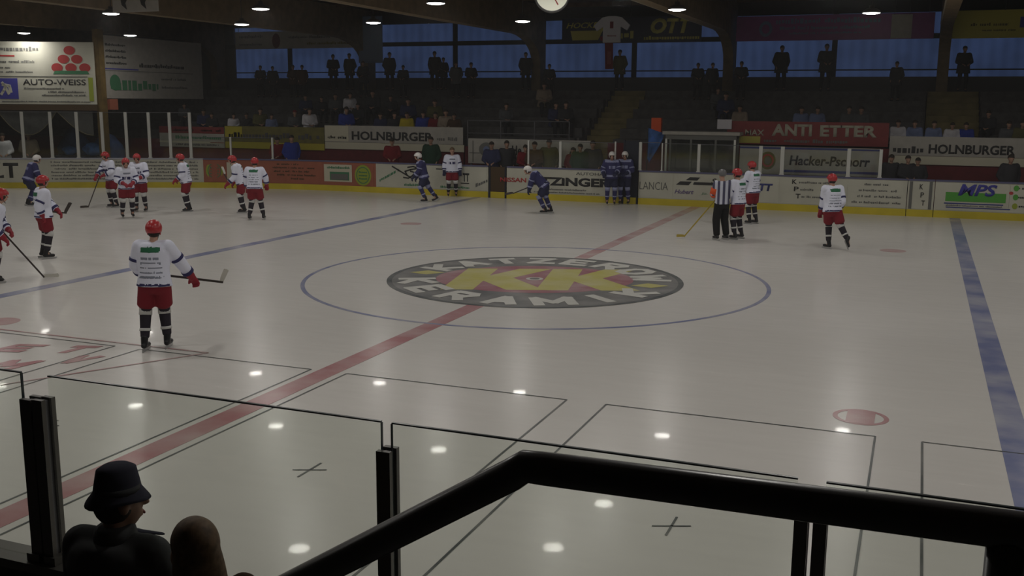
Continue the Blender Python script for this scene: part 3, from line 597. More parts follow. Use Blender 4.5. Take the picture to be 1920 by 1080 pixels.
# near glass, thicker in view
def near_glass(x0, x1, z1, label, eL=True, eR=True):
    t = empty('rink_glass', ((x0+x1)/2, NY-.06, 1.226), 0, label, 'rink glass'); h = (x1-x0)/2; H = z1-1.226
    obj('pane', bx(-h, h, -.006, .006, 0, H), M['glass'], t); obj('edge', bx(-h, h, -.0065, .0065, H, H+.006), M['edge'], t)
    if eL: obj('edge', bx(-h-.004, -h, -.0065, .0065, 0, H), M['edge'], t)
    if eR: obj('edge', bx(h, h+.004, -.0065, .0065, 0, H), M['edge'], t)
def near_post(x, w, z1, label):
    t = empty('stanchion', (x, NY-.06, 1.226), 0, label, 'stanchion'); H = z1-1.226
    for s in (-1, 1): obj('profile', bx(-w/2, w/2, s*.03-.012, s*.03+.012, 0, H), M['stanch'], t)
    obj('core', bx(-w*.25, w*.25, -.018, .018, 0, H-.01), M['black'], t); obj('foot', bx(-w/2-.02, w/2+.02, -.055, .055, 0, .04), M['stanch'], t)
near_glass(.9, 2.99, 2.155, 'clear near glass pane left of the leftmost dark stanchion', False)
near_glass(3.16, 4.93, 2.155, 'large clear near glass pane between the two dark stanchions', False)
near_glass(4.98, 6.57, 2.155, 'large clear near glass pane right of the middle stanchion', True, False)
near_glass(6.665, 8.5, 2.155, 'clear near glass pane at the right edge behind the black railing', False)
near_glass(8.55, 10.4, 2.155, 'clear near glass pane beyond the right edge', False)
near_post(3.045, .068, 2.04, 'dark stanchion at far left, left profile of the touching pair'); near_post(3.118, .06, 2.045, 'dark stanchion at far left, right profile of the touching pair')
near_post(4.957, .062, 2.045, 'dark stanchion crossing the sloping part of the black railing')
near_post(6.592, .046, 2.04, 'dark stanchion under the black railing, left of the pair'); near_post(6.655, .046, 2.04, 'dark stanchion under the black railing, right of the pair')
near_post(8.52, .062, 2.045, 'dark stanchion beyond the right edge of the frame'); near_post(.86, .062, 2.045, 'dark stanchion beyond the left edge of the frame')

# ================================================================ BANNERS ON THE STAND FRONT
def banner(px0, px1, Y, z0, z1, m, label, cat='banner', th=.03, group=None, name='banner'):
    x0, x1 = pY(px0, 270, Y).x, pY(px1, 270, Y).x
    o = tag(obj(name, bx(x0, x1, Y, Y+th, z0, z1), M[m]), label, cat, group)
    return o, (lambda p: pY(p, 270, Y).x), onY(Y)
def BT(b, t, p, q, z0, z1, m, **k): return lettering(t, b[1](p), b[1](q), z0, z1, M[m], b[2], b[0], **k)
def BS(b, p, q, z0, z1, m, d=.85, s=0): return put('small_print', scribble_bm(b[1](p), b[1](q), z0, z1, d, s), M[m], b[2], b[0])
def BQ(b, p, q, z0, z1, m, name='stripe', z=0.): return put(name, quad_bm(b[1](p), b[1](q), z0, z1), M[m], b[2], b[0], z=z)
Y1 = 17.38
b = banner(300, 421, Y1, 1.43, 2.30, 'banner', 'red and white striped banner at the left end of the stand front')
BQ(b, 300, 421, 2.02, 2.30, 'redb'); BS(b, 372, 416, 2.10, 2.20, 'banner', .9, 3); BS(b, 325, 365, 2.10, 2.20, 'banner', .9, 4); BS(b, 330, 415, 1.78, 1.92, 'ink_green', 1, 5); BQ(b, 300, 421, 1.60, 1.68, 'cream'); BS(b, 330, 412, 1.50, 1.58, 'inkg', .9, 6); BQ(b, 395, 421, 1.63, 1.66, 'redb', z=.007)
b = banner(422.5, 608, Y1, 1.72, 2.36, 'olive', 'yellow banner, its shaded upper part painted olive, with a bright left corner')  # shade on the upper part put into the darker olive
BQ(b, 423, 455, 1.9, 2.34, 'yel'); BS(b, 430, 600, 1.86, 2.1, 'dark', .9, 7)
b = banner(422.5, 608, Y1, 1.44, 1.71, 'yel', 'lower strip of the yellow banner, painted bright for light')  # same banner where light reaches it, painted as a brighter strip
b = banner(609.5, 868, Y1, 1.80, 2.46, 'banner', 'grey banner with heavy black capitals left of the railing')
BQ(b, 609.5, 654, 1.82, 2.44, 'cream'); BS(b, 615, 650, 1.92, 2.05, 'inkg', .9, 8); BT(b, 'HOLNBURGER', 660, 812, 1.90, 2.24, 'ink', bold=.03); BS(b, 820, 858, 1.94, 2.08, 'inkg', .95, 45)
b = banner(609.5, 870, Y1, 1.52, 1.79, 'cream', 'lower strip of the grey banner with black capitals, painted cream for light')  # paler strip paints the lit lower part of the banner above
b = banner(1362, 1665, Y1, 2.06, 2.84, 'redb', 'red banner with large cream capitals above the black script sign')
BT(b, 'MAX', 1396, 1432, 2.36, 2.56, 'wlet', bold=.02); BT(b, 'ANTI', 1446, 1521, 2.36, 2.76, 'wlet', bold=.04); BT(b, 'ETTER', 1536, 1643, 2.36, 2.74, 'wlet', bold=.04)
BQ(b, 1386, 1425, 2.10, 2.33, 'byel'); BS(b, 1432, 1455, 2.14, 2.26, 'inkg', .9, 9); BS(b, 1470, 1590, 2.14, 2.26, 'inkg', .8, 10)
b = banner(1668, 1990, Y1, 1.80, 2.42, 'banner', 'dark grey banner with heavy black capitals at the right edge')
BT(b, 'HOLNBURGER', 1742, 1905, 1.88, 2.18, 'ink', bold=.03); BS(b, 1675, 1732, 1.88, 2.1, 'ink', 1, 11)
b = banner(1668, 1990, Y1, 1.52, 1.79, 'cream', 'lower strip of the right grey banner, painted cream for light')  # light on the lower edge put into a paler strip
# white panels low behind the glass
Y2 = 16.75
b = banner(1388, 1652, Y2, 1.10, 2.02, 'banner', 'white panel with dark old-style script behind the right glass', 'sign')
BT(b, 'Hacker-Pschorr', 1482, 1634, 1.42, 1.74, 'ink', bold=.025, shear=.12); BQ(b, 1388, 1652, 1.94, 2.0, 'blue_lit'); BQ(b, 1470, 1652, 1.18, 1.26, 'blue_lit')
put('emblem', disc_bm(b[1](1441), 1.55, .26, .3, 28), M['olive'], b[2], b[0]); put('emblem', disc_bm(b[1](1441), 1.55, .2, .22, 28, .75), M['ink_red'], b[2], b[0], z=.008); put('emblem', disc_bm(b[1](1441), 1.55, .1, .12, 20), M['inkg'], b[2], b[0], z=.008)
b = banner(878, 1110, Y2, 1.15, 2.08, 'banner', 'white panel with dark emblem and script behind the middle glass', 'sign')
put('emblem', disc_bm(b[1](912), 1.68, .3, .26, 28), M['inkg'], b[2], b[0]); put('emblem', disc_bm(b[1](912), 1.68, .12, .12, 28), M['c_lblue'], b[2], b[0], z=.008); BT(b, 'He', 960, 978, 1.5, 1.85, 'ink', bold=.03); BT(b, 'ck', 1068, 1088, 1.5, 1.8, 'ink', bold=.02)
BQ(b, 886, 888, 1.2, 2.0, 'inkg', 'seam'); BQ(b, 880, 900, 1.53, 1.56, 'inkg', 'seam')
for q_ in [o_ for o_ in bpy.data.objects if o_.get('category') == 'sign']:
    xs = [c[0] for c in q_.bound_box]; zb = min(c[2] for c in q_.bound_box)
    for xx in (min(xs)+.1, max(xs)-.1): obj('support_post', bx(xx-.03, xx+.03, Y2+.031, Y2+.08, .121, zb+.3), M['rail'], q_)
# ================================================================ BIG BANNERS HIGH IN FRONT OF THE WINDOWS
Y3 = 23.15
def P3(px, py): return pY(px, py, Y3)
def cords(o, xs, y, z0, z1=7.61):
    for x in xs: bm = bmesh.new(); tube(bm, [(x, y, z0), (x, y, z1)], .012, 6); obj('cord', bm, M['rod'], o)
def hb(p0, p1, pt, pb, m, label):
    x0, x1 = P3(p0, 50).x, P3(p1, 50).x; z1, z0 = P3((p0+p1)/2, pt).z, P3((p0+p1)/2, pb).z
    o = tag(obj('banner', bx(x0, x1, Y3, Y3+.02, z0, z1), M[m]), label, 'banner'); cords(o, (x0+.2, (x0+x1)/2, x1-.2), Y3+.01, z1-.02); return o, (lambda p: P3(p, 50).x), onY(Y3), (lambda y: P3((p0+p1)/2, y).z)
b = hb(1054, 1316, 32, 80, 'navy', 'dark navy hanging banner with yellow letters and a jersey before it'); z = b[3]
bm = text_bm('HOCKEY', .3, .02); fit(bm, b[1](1062), b[1](1134), z(51), z(40)); put('lettering', bm, M['byel'], b[2], b[0])
put('lettering', poly([(b[1](1074), z(74)), (b[1](1122), z(74)), (b[1](1138), z(40)), (b[1](1128), z(40)), (b[1](1120), z(56)), (b[1](1070), z(56))]), M['byel'], b[2], b[0], z=.001); BS((b[0], b[1], b[2]), 1162, 1190, z(72), z(58), 'byel', 1, 12)
BT((b[0], b[1], b[2]), 'OTT', 1220, 1298, z(64), z(35), 'byel', bold=.05, shear=.2); BS((b[0], b[1], b[2]), 1208, 1312, z(75), z(68), 'byel', .95, 13)
b = hb(1381, 1752, 27, 75, 'purple', 'long purple hanging banner with faint pale lettering'); z = b[3]; c = (b[0], b[1], b[2])
BS(c, 1455, 1650, z(43), z(33), 'c_lblue', .95, 14); BS(c, 1462, 1632, z(54), z(48), 'c_lblue', .9, 15); BS(c, 1480, 1615, z(63), z(59), 'c_lblue', .9, 16); put('emblem', disc_bm(b[1](1436), z(52), .25, .3, 20, .6), M['c_lblue'], b[2], b[0])
b = hb(1779, 1990, 18, 71, 'byel', 'dull yellow hanging banner at the top right'); z = b[3]; c = (b[0], b[1], b[2])
BQ(c, 1912, 1940, z(52), z(32), 'ink_blue'); BS(c, 1820, 1890, z(48), z(42), 'olive', .95, 17); BS(c, 1842, 1905, z(58), z(54), 'olive', .95, 18)
b = hb(440, 674, 58, 91, 'banner', 'dim grey hanging banner above the left windows'); z = b[3]; c = (b[0], b[1], b[2])
BS(c, 448, 492, z(70), z(64), 'inkg', 1, 19); BS(c, 448, 490, z(84), z(79), 'inkg', 1, 20); put('emblem', disc_bm(b[1](517), z(76), .22, .35, 16), M['maroon'], b[2], b[0]); BS(c, 540, 620, z(72), z(67), 'inkg', .95, 21); BS(c, 575, 665, z(84), z(79), 'olive', .95, 22)
x0, x1 = P3(1671, 50).x, P3(1710, 50).x
po = slab('poster', x0, x1, Y3-.05, Y3-.03, P3(1690, 72).z, P3(1690, 27).z, 'banner', 'pale grey square sheet hung over the purple banner', 'poster'); cords(po, (x0+.1, x1-.1), Y3-.04, P3(1690, 28).z)
x0, x1 = P3(672, 50).x, P3(717, 50).x; po = slab('banner', x0, x1, Y3-.02, Y3, P3(695, 118).z, 7.2, 'blue_strip', 'tall pale blue sheet standing in for the window strip right of the dim grey banner', 'banner'); cords(po, (x0+.1, x1-.1), Y3-.01, 7.19)  # added sheet in window blue, stands in for the window strip
A_ = pY(212, 0, 3.0); B_ = pY(298, 21, 3.0); po = slab('sign', A_.x, B_.x, 2.97, 3.0, B_.z, B_.z+.42, 'banner', 'pale sign with dark shapes cut by the top edge at left', 'sign'); cords(po, (A_.x+.1, B_.x-.1), 2.985, B_.z+.4)
for q_ in (.25, .68):
    xx = A_.x+(B_.x-A_.x)*q_; put('emblem', poly([(xx-.10, B_.z+.38), (xx+.16, B_.z+.38), (xx+.06, B_.z+.22), (xx+.10, B_.z+.06), (xx-.06, B_.z+.18)]), M['ink'], onY(2.97), po)
# hanging jersey with scarf
jx, jy = pY(1148, 35, 21.5).x, 21.5
t = empty('hanging_jersey', (jx, jy, 6.35), 0, 'white jersey hung on display in front of the navy banner', 'jersey')
bm = bmesh.new(); zt = .72; 
pts = [(-.36, -.42), (.36, -.42), (.36, .20), (.62, .04), (.74, .24), (.40, .55), (.14, .60), (-.14, .60), (-.40, .55), (-.74, .24), (-.62, .04), (-.36, .20)]
pts = [(a, b-.15) for a, b in pts]; prism(bm, pts, -.05, .05, 'y'); bmesh.ops.bevel(bm, geom=bm.edges[:], offset=.02, segments=1); obj('shirt', bm, M['c_white'], t)
put('emblem', quad_bm(-.07, .07, -.02, .24), M['c_red'], lambda u, v, h: Vector((u, -.055-h, v)), t); put('small_print', scribble_bm(-.16, .2, -.33, -.28, .9, 2), M['redb'], lambda u, v, h: Vector((u, -.055-h, v)), t)
bm = bmesh.new(); tube(bm, [(-.5, 0, .42), (.5, 0, .42)], .012, 8); tube(bm, [(0, 0, .42), (0, 0, 1.2)], .006, 6); obj('hanger', bm, M['rod'], t)
t = empty('hanging_scarf', (jx-.08, jy, 5.75), 0, 'red scarf hanging down below the white display jersey', 'scarf')
bm = bmesh.new(); prism(bm, [(-.2, .05), (-.16, -1.0), (.16, -1.0), (.13, .1), (.33, .1), (.33, .02), (.42, .28), (-.42, .28), (-.40, .12)], -.02, .02, 'y'); obj('cloth', bm, M['c_red'], t)
put('small_print', scribble_bm(-.08, .08, -.8, -.1, 1, 3), M['redb'], lambda u, v, h: Vector((u, -.02-h, v)), t)
bm = bmesh.new(); tube(bm, [(-.4, 0, .28), (.4, 0, .28)], .01, 8); obj('hanger', bm, M['rod'], t)

# ================================================================ LEFT CORNER SIGNS
def sign_between(A, B, z0, z1, m, label):
    A, B = Vector((*A, 0)), Vector((*B, 0)); d = (B-A).normalized(); n = Vector((d.y, -d.x, 0)); L = (B-A).length
    f = lambda u, z, h: A+d*u+n*(h+.004)+Vector((0, 0, z))
    bm = bmesh.new(); v = [bm.verts.new(f(a, z, h)) for h in (-.06, -.004) for a, z in ((0, z0), (L, z0), (L, z1), (0, z1))]
    for q in ((0, 1, 2, 3), (7, 6, 5, 4), (0, 4, 5, 1), (1, 5, 6, 2), (2, 6, 7, 3), (3, 7, 4, 0)): bm.faces.new([v[i] for i in q])
    o = tag(obj('advert_sign', bm, M[m]), label, 'sign'); return o, f, L
SA, SB = (-28.4, 11.5), (-23.75, 13.62)
o, f, L = sign_between(SA, SB, 3.22, 5.64, 'board', 'large brightly lit white sign with a pyramid of red dots, upper left')
def upx(px, A=SA, B=SB):
    d = FX+RX*((px-960)/FPX)-UX*((140-540)/FPX); A, B = Vector((*A, 0)), Vector((*B, 0)); e = B-A
    den = d.x*e.y-d.y*e.x; w = ((A.x-CAM.x)*d.y-(A.y-CAM.y)*d.x)/den; return w*e.length
S1 = lambda n, bm, m, z=0.: put(n, bm, M[m], f, o, z=z)
S1('small_print', scribble_bm(upx(0), upx(75), 5.27, 5.45, .95, 1), 'inkg'); S1('stripe', quad_bm(0.02, upx(30), 5.06, 5.12), 'ink_red'); S1('small_print', scribble_bm(upx(-20), upx(66), 4.82, 4.92, .9, 2), 'inkg'); S1('small_print', scribble_bm(upx(-20), upx(20), 4.6, 4.68, .9, 2), 'inkg'); S1('small_print', scribble_bm(upx(-20), upx(62), 4.44, 4.51, .9, 3), 'inkg')
for x, zz in ((133, 5.32), (121, 4.98), (146, 4.98), (108, 4.65), (134, 4.65), (160, 4.65)): S1('red_dot', disc_bm(upx(x), zz, .22, .17, 20), 'ink_red')
S1('emblem', poly([(upx(100), 4.40), (upx(168), 4.40), (upx(164), 4.53), (upx(104), 4.53)]), 'ink_green', .001)
S1('seam', quad_bm(.02, L-.3, 4.28, 4.31), 'inkg'); S1('yellow_strip', quad_bm(upx(165), L-.1, 3.35, 4.27), 'lime'); S1('blue_square', quad_bm(.05, upx(32), 3.42, 4.22), 'ink_blue')
bm = bmesh.new(); stroke(bm, [(upx(3), 4.05), (upx(9), 3.9), (upx(4), 3.72), (upx(0), 3.6)], .1); stroke(bm, [(upx(4), 3.98), (upx(16), 3.92), (upx(18), 3.7)], .12); stroke(bm, [(upx(9), 3.85), (upx(14), 3.62)], .1); S1('emblem', bm, 'board', .007)
bm = text_bm('AUTO-WEISS', 0, .01); fit(bm, upx(42), upx(160), 3.97, 4.2); S1('lettering', bm, 'ink'); 
for i, (p, q) in enumerate(((43, 118), (88, 158), (76, 158))): S1('small_print', scribble_bm(upx(p), upx(q), 3.80-.13*i, 3.87-.13*i, .95, 5+i), 'inkg')
S1('small_print', scribble_bm(upx(0), upx(170), 3.30, 3.35, .9, 9), 'inkg')
o2, f2, L2 = sign_between((-23.75, 13.98), (-23.75, 20.2), 3.47, 5.95, 'banner', 'large dim sign wall with green lettering, right of the lit sign')
def vpx(px): 
    d = FX+RX*((px-960)/FPX)-UX*((140-540)/FPX); return CAM.y+d.y*((-23.75-CAM.x)/d.x)-13.98
S2 = lambda n, bm, m, z=0.: put(n, bm, M[m], f2, o2, z=z)
for i in range(4): S2('small_print', scribble_bm(vpx(200), vpx(238), 5.55-.24*i, 5.65-.24*i, 1, 30+i), 'ink')
S2('stripe', quad_bm(vpx(195), vpx(260), 4.62, 4.67), 'ink_blue'); S2('small_print', scribble_bm(vpx(262), vpx(345), 4.75, 4.92, 1.1, 34), 'ink'); S2('seam', quad_bm(vpx(195), vpx(362), 4.56, 4.585), 'inkg')
S2('emblem', disc_bm(vpx(215), 4.1, .3, .32, 20), 'ink_green'); S2('small_print', scribble_bm(vpx(206), vpx(295), 3.8, 4.2, 1.1, 46), 'ink_green', .007); S2('small_print', scribble_bm(vpx(302), vpx(348), 4.25, 4.35, .9, 36), 'inkg'); S2('small_print', scribble_bm(vpx(302), vpx(350), 3.9, 4.0, .9, 37), 'inkg')
# post, fascia and swagged nets under the signs
slab('sign_post', -23.82, -23.52, 13.66, 13.94, 0, 6.15, 'column', 'brown square post at the corner between the lit sign and the dim sign', 'post')
d = (Vector((*SB, 0))-Vector((*SA, 0))).normalized()
bm = bmesh.new(); A, B = Vector((*SA, 0)), Vector((*SB, 0)); n = Vector((d.y, -d.x, 0))
v = [bm.verts.new(p+n*o_+Vector((0, 0, z))) for o_ in (-.12, .03) for p, z in ((A, 2.98), (B, 2.98), (B, 3.2), (A, 3.2))]
for q in ((0, 1, 2, 3), (7, 6, 5, 4), (0, 4, 5, 1), (1, 5, 6, 2), (2, 6, 7, 3), (3, 7, 4, 0)): bm.faces.new([v[i] for i in q])
tag(obj('fascia_beam', bm, M['brown']), 'brown wooden fascia beam under the lit sign', 'beam')
slab('bracket_block', -23.74, -23.4, 13.95, 14.4, 3.02, 3.44, 'orange', 'small rusty orange block under the corner of the dim sign', 'bracket')
for i, (u0, u1, dz) in enumerate(((-.1, 1.2, .55), (1.2, 3.5, .95), (3.5, 4.9, .95))):
    bm = bmesh.new(); pts = []; k = 12
    for j in range(k+1): t_ = j/k; pts.append((u0+(u1-u0)*t_, 2.97-dz*(1-(2*t_-1)**2) if i < 2 else 2.97-dz*math.sin(t_*1.57)))
    top = [(u1, 2.975), (u0, 2.975)]
    fv = [A+d*min(max(u, 0), 5)-n*.02+Vector((0, 0, z)) for u, z in pts+top]; bk = [p-n*.012 for p in fv]
    a_ = [bm.verts.new(p) for p in fv]; b_ = [bm.verts.new(p) for p in bk]; bm.faces.new(a_); bm.faces.new(b_[::-1]); m_ = len(a_)
    for j in range(m_): bm.faces.new((a_[j], a_[(j+1) % m_], b_[(j+1) % m_], b_[j]))
    sw = obj('swag_cloth', bm, M['dark']); sw.location.z = -.02; tag(sw, ('leftmost', 'widest, middle', 'rightmost')[i]+' dark sagging swag under the fascia beam', 'swag')
    bm = bmesh.new(); tube(bm, [p+n*.012 for p in fv[:-2]], .018, 6); obj('rope_hem', bm, M['net'], sw)
# blue tarps and block behind the corner glass
def lump(name, p, s, m, label, cat, seed, rz=0):
    rd = random.Random(seed); bm = bmesh.new(); bmesh.ops.create_icosphere(bm, subdivisions=3, radius=1)
    for v in bm.verts:
        c = v.co; k = 1+.12*math.sin(5*c.x+seed)*math.cos(4*c.z+seed)+.06*rd.uniform(-1, 1); v.co = Vector((c.x*s[0]*k, c.y*s[1]*k, max(c.z*s[2]*k, -s[2]*.9)+s[2]*.9))
    o = obj(name, bm, M[m], None, True, p); o.rotation_euler.z = rz; return tag(o, label, cat)
lump('tarp_bundle', (-26.6, 15.2, .0), (.75, .5, 1.15), 'tarp', 'tall dark blue covered bundle behind the corner glass', 'tarp', 2); lump('tarp_bundle', (-25.2, 15.6, .0), (.8, .5, 1.05), 'tarp', 'second dark blue covered bundle beside the corner post', 'tarp', 5)
lump('blue_bag', (-26.2, 14.5, 1.12), (.32, .25, .2), 'bag', 'small bright blue bag before the tall blue bundle', 'bag', 8); lump('blue_bag', (-25.0, 14.6, 1.12), (.5, .3, .28), 'bag', 'larger bright blue bag nearest the corner post', 'bag', 9)
slab('bench', -26.9, -24.4, 14.2, 14.9, 0, 1.11, 'c_navy', 'dark bench carrying the blue bags behind the corner glass', 'bench')

# ================================================================ TIMEKEEPER BOOTH, FLAG
t = empty('timekeeper_booth', (-.15, 17.0, 0), 0, 'small white-framed glazed timekeeper booth behind the rink boards', 'booth')
obj('roof', bx(-1.33, 1.33, -.42, .33, 2.36, 2.47), M['banner'], t); obj('fascia', bx(-1.22, 1.22, -.37, -.33, 2.20, 2.36), M['inkg'], t)
for x in (-1.2, -1.05, -.33, .52, 1.17): obj('mullion', bx(x-.035, x+.035, -.38, -.31, .02, 2.22), M['alum' if x in (-1.2, 1.17) else 'inkg'], t)
for x in (-1.2, 1.17): obj('post', bx(x-.035, x+.035, .24, .31, .02, 2.36), M['inkg'], t)
obj('counter', bx(-1.16, 1.13, -.3, .1, .95, 1.0), M['banner'], t); obj('lower_wall', bx(-1.16, 1.13, -.36, -.33, .02, 1.0), M['dark'], t); obj('pane', bx(-1.16, 1.13, -.352, -.342, 1.01, 2.2), M['glass'], t); obj('back_wall', bx(-1.2, 1.17, .28, .31, .02, 2.36), M['dark'], t)
fx = pY(1217, 260, 16.9)
t = empty('blue_flag', (fx.x, 16.9, .02), 0, 'blue flag drooping from a pole left of the timekeeper booth', 'flag')
bm = bmesh.new(); tube(bm, [(-.06, 0, 0), (-.06, 0, 2.62)], .016, 8); obj('pole', bm, M['rod'], t)
bm = bmesh.new(); R_ = []
for i in range(9):
    w_ = .52*(1-(i/8)**1.3)+.06; z_ = 2.55-1.05*i/8; R_.append([bm.verts.new((-.04+w_*j/6, .04*math.sin(j*1.3+i*.4), z_-.03*j)) for j in range(7)])
for a_, b_ in zip(R_, R_[1:]):
    for j in range(6): bm.faces.new((a_[j], a_[j+1], b_[j+1], b_[j]))
r_ = bmesh.ops.solidify(bm, geom=bm.faces[:], thickness=.008); obj('cloth', bm, M['bag'], t, True)
# ================================================================ LAMPS, CLOCK
cd = pY(1035, -11, 2.0)
t = empty('hanging_clock', cd, math.radians(21), 'round pale wall clock hanging from the roof, cut by the top edge', 'clock')
bm = bmesh.new(); lathe(bm, [(.34, 0), (.37, .0), (.37, .14), (.30, .16), (.02, .16)], 40); 
for v in bm.verts: v.co = Vector((v.co.x, v.co.z, v.co.y))
obj('case', bm, M['shade'], t, True)
bm = bmesh.new(); lathe(bm, [(.335, -.012), (.335, -.002)], 40)
for v in bm.verts: v.co = Vector((v.co.x, v.co.z, v.co.y))
obj('face', bm, M['clock'], t)  # dial glows to carry the brightness the lamps give it
for a, l in ((.6, .17), (2.6, .25)): obj('hand', bx(-.012, .012, -.02, -.014, 0, l), M['ink_red'], t).rotation_euler = (0, a, 0)
bm = bmesh.new(); tube(bm, [(0, .07, .3), (0, .07, 7.4-cd.z)], .015, 8); obj('rod', bm, M['rod'], t)
lamp0 = None
for i, (x, y, *lz) in enumerate(LAMPS):
    LZ = lz[0] if lz else LAMP_Z
    if lamp0 is None:
        root = empty('pendant_lamp', (x, y, LZ)); lamp0 = root
        bm = bmesh.new(); lathe(bm, [(.235, 0), (.24, .01), (.21, .07), (.12, .12), (.07, .13), (.07, .20), (.02, .21)], 24); obj('housing', bm, M['shade'], root, True)
        bm = bmesh.new(); lathe(bm, [(.02, -.035), (.12, -.03), (.20, -.012), (.225, .0)], 24, cap=True); obj('diffuser', bm, M['emit'], root, True)
        bm = bmesh.new(); tube(bm, [(0, 0, .2), (0, 0, 7.5-LAMP_Z)], .012, 6); obj('suspension_rod', bm, M['rod'], root)
        la = bpy.data.lights.new('lamp_light', 'AREA'); la.shape = 'DISK'; la.size = .42; la.energy = LAMP_POWER; la.color = (1, .965, .90); la.spread = math.radians(180)
        lo = bpy.data.objects.new('lamp_light', la); link(lo, root); lo.location = (0, 0, -.042)
    else:
        root = lamp0.copy(); COL.objects.link(root); root.location = (x, y, LZ)
        for ch in list(lamp0.children): c = ch.copy(); COL.objects.link(c); c.parent = root
    root['category'] = 'lamp'; root['group'] = 'pendant lamps under the roof'
    vis = {0: 'bell lamp in front of the lit sign at upper left', 1: 'bell lamp above the dim sign wall', 2: 'bell lamp left of the dim grey banner top', 3: 'bright bell lamp near the top edge, left of the windows', 4: 'bell lamp in front of the bluish upper window strip',
           5: 'bell lamp at the top edge above the upper windows', 6: 'bell lamp just left of the hanging clock', 7: 'bell lamp in front of the navy banner, right end', 8: 'bell lamp in front of the purple banner'}
    root['label'] = vis.get(i, 'bell-shaped pendant lamp hanging over the ice outside the frame')

# ================================================================ FOREGROUND RAILING AND PLATFORM
bm = bmesh.new(); box(bm, 6.0, 16, -27, -16.95, -.01, 1.84); tag(obj('viewing_platform', bm, M['concrete']), 'dark raised concrete platform under the black railing', 'platform')
bm = bmesh.new(); pts = []
n = 9
for i in range(n): pts += [(-.3*i, 1.84-.19*(i+1)), (-.3*(i+1), 1.84-.19*(i+1))]
pts = [(0, -.01), (0, 1.65)]+[p for i in range(n) for p in ((-.3*(i+1), 1.84-.19*(i+1)), (-.3*(i+1), 1.84-.19*(i+2)))]
pts = pts[:-1]+[(pts[-2][0], -.01)]
prism(bm, [(a+5.99, b) for a, b in pts], -18.2, -16.97, 'y'); tag(obj('platform_stairs', bm, M['concrete']), 'dark concrete steps leading down left from the platform', 'stairs')
slab('spectator_walkway', -22, 22, -16.93, -15.2, -.01, .28, 'concrete', 'dark walkway behind the near rink board where the two spectators stand', 'walkway')
t = empty('black_railing', (6.26, -16.89, 1.84), 0, 'thick black pipe railing with a sloping handrail in the foreground', 'railing')
c0 = Vector((0, 0, .945)); 
bm = bmesh.new(); sl = Vector((-.53, 0, -.34)); q0 = c0+sl*4.2
tube(bm, [q0, c0+sl*.06, c0+Vector((-.004, 0, .0)), c0+Vector((.035, 0, .001)), c0+Vector((.8, 0, .012)), c0+Vector((3.0, 0, .03))], .0305, 20); obj('handrail', bm, M['black'], t, True)
for x in (.79, 2.3): bm = bmesh.new(); tube(bm, [(x, 0, 0), (x, 0, .94)], .0305, 16); obj('post', bm, M['black'], t, True)
bm = bmesh.new(); tube(bm, [(-1.9, 0, -1.3), (-1.9, 0, -.3)], .0305, 16); obj('post', bm, M['black'], t, True)

# ================================================================ PEOPLE
def V(*a): return Vector(a)
def view_frame(px, py, z=0.):
    p = pZ(px, py, z); a = Vector((p.x-CAM.x, p.y-CAM.y, 0)).normalized()
    return Vector((p.x, p.y, z)), math.atan2(a.y, a.x)-math.pi/2
def joints(theta=0, lean=0, crouch=0, seated=False, over=None, lhand=None, rhand=None, lfoot=None, rfoot=None, arms='down', narrow=1., hd=0., h=1.):
    """skeleton in metres; local frame of the figure: x to the right of the viewer, y away, z up; theta = facing, 0 away, 90 to the right"""
    J = {}
    pz = .96-crouch
    if seated: pz = .50
    def up(x, y, z): # torso point relative to pelvis with lean
        return V(x*narrow, y*math.cos(lean)+z*math.sin(lean), pz+z*math.cos(lean)-y*math.sin(lean))
    J['pel'] = up(0, 0, 0); J['wai'] = up(0, 0, .18); J['che'] = up(0, .01, .38); J['nek'] = up(0, 0, .555); J['hed'] = up(0, .03+.05*math.sin(lean), .70)
    for s, n in ((-1, 'l'), (1, 'r')):
        J['sh'+n] = up(s*.195, 0, .49)
        if arms == 'down': J['el'+n] = J['sh'+n]+V(s*.07, .0, -.29); J['ha'+n] = J['el'+n]+V(s*.0, .12, -.24)
        elif arms == 'front': J['el'+n] = J['sh'+n]+V(s*.08, .06, -.28); J['ha'+n] = V(s*.12, .33, J['sh'+n].z-.38)
        elif arms == 'pocket': J['el'+n] = J['sh'+n]+V(s*.09, -.05, -.28); J['ha'+n] = J['el'+n]+V(-s*.06, .13, -.2)
        elif arms == 'lap': J['el'+n] = J['sh'+n]+V(s*.06, .05, -.27); J['ha'+n] = V(s*.08, .30, pz+.16)
        J['hi'+n] = V(s*.10, 0, pz-.02)
        if seated: J['kn'+n] = V(s*.13, .44, .50); J['an'+n] = V(s*.13, .42, .10)
        else: J['kn'+n] = V(s*.125, .05+crouch*.9, .52-crouch*.3); J['an'+n] = V(s*.145, -.03, .13)
    th = math.radians(theta); ct, st = math.cos(th), math.sin(th)
    rt = lambda p: V(p.x*ct+p.y*st, -p.x*st+p.y*ct, p.z)
    J = {k: rt(v) for k, v in J.items()}
    J['fwd'] = V(st, ct, 0); J['side'] = V(ct, -st, 0)
    ht = math.radians(theta+hd); J['hf'] = V(math.sin(ht), math.cos(ht), 0)
    for k, v in (over or {}).items(): J[k] = V(*v)
    for n in 'lr':
        J['toe'+n] = J.get('toe'+n) or J['fwd']
    tl = math.radians(0); J['lean'] = lean
    if h != 1.:
        for k in J:
            if k not in ('fwd', 'side', 'hf', 'lean', 'toel', 'toer'): J[k] = J[k]*h
    return J
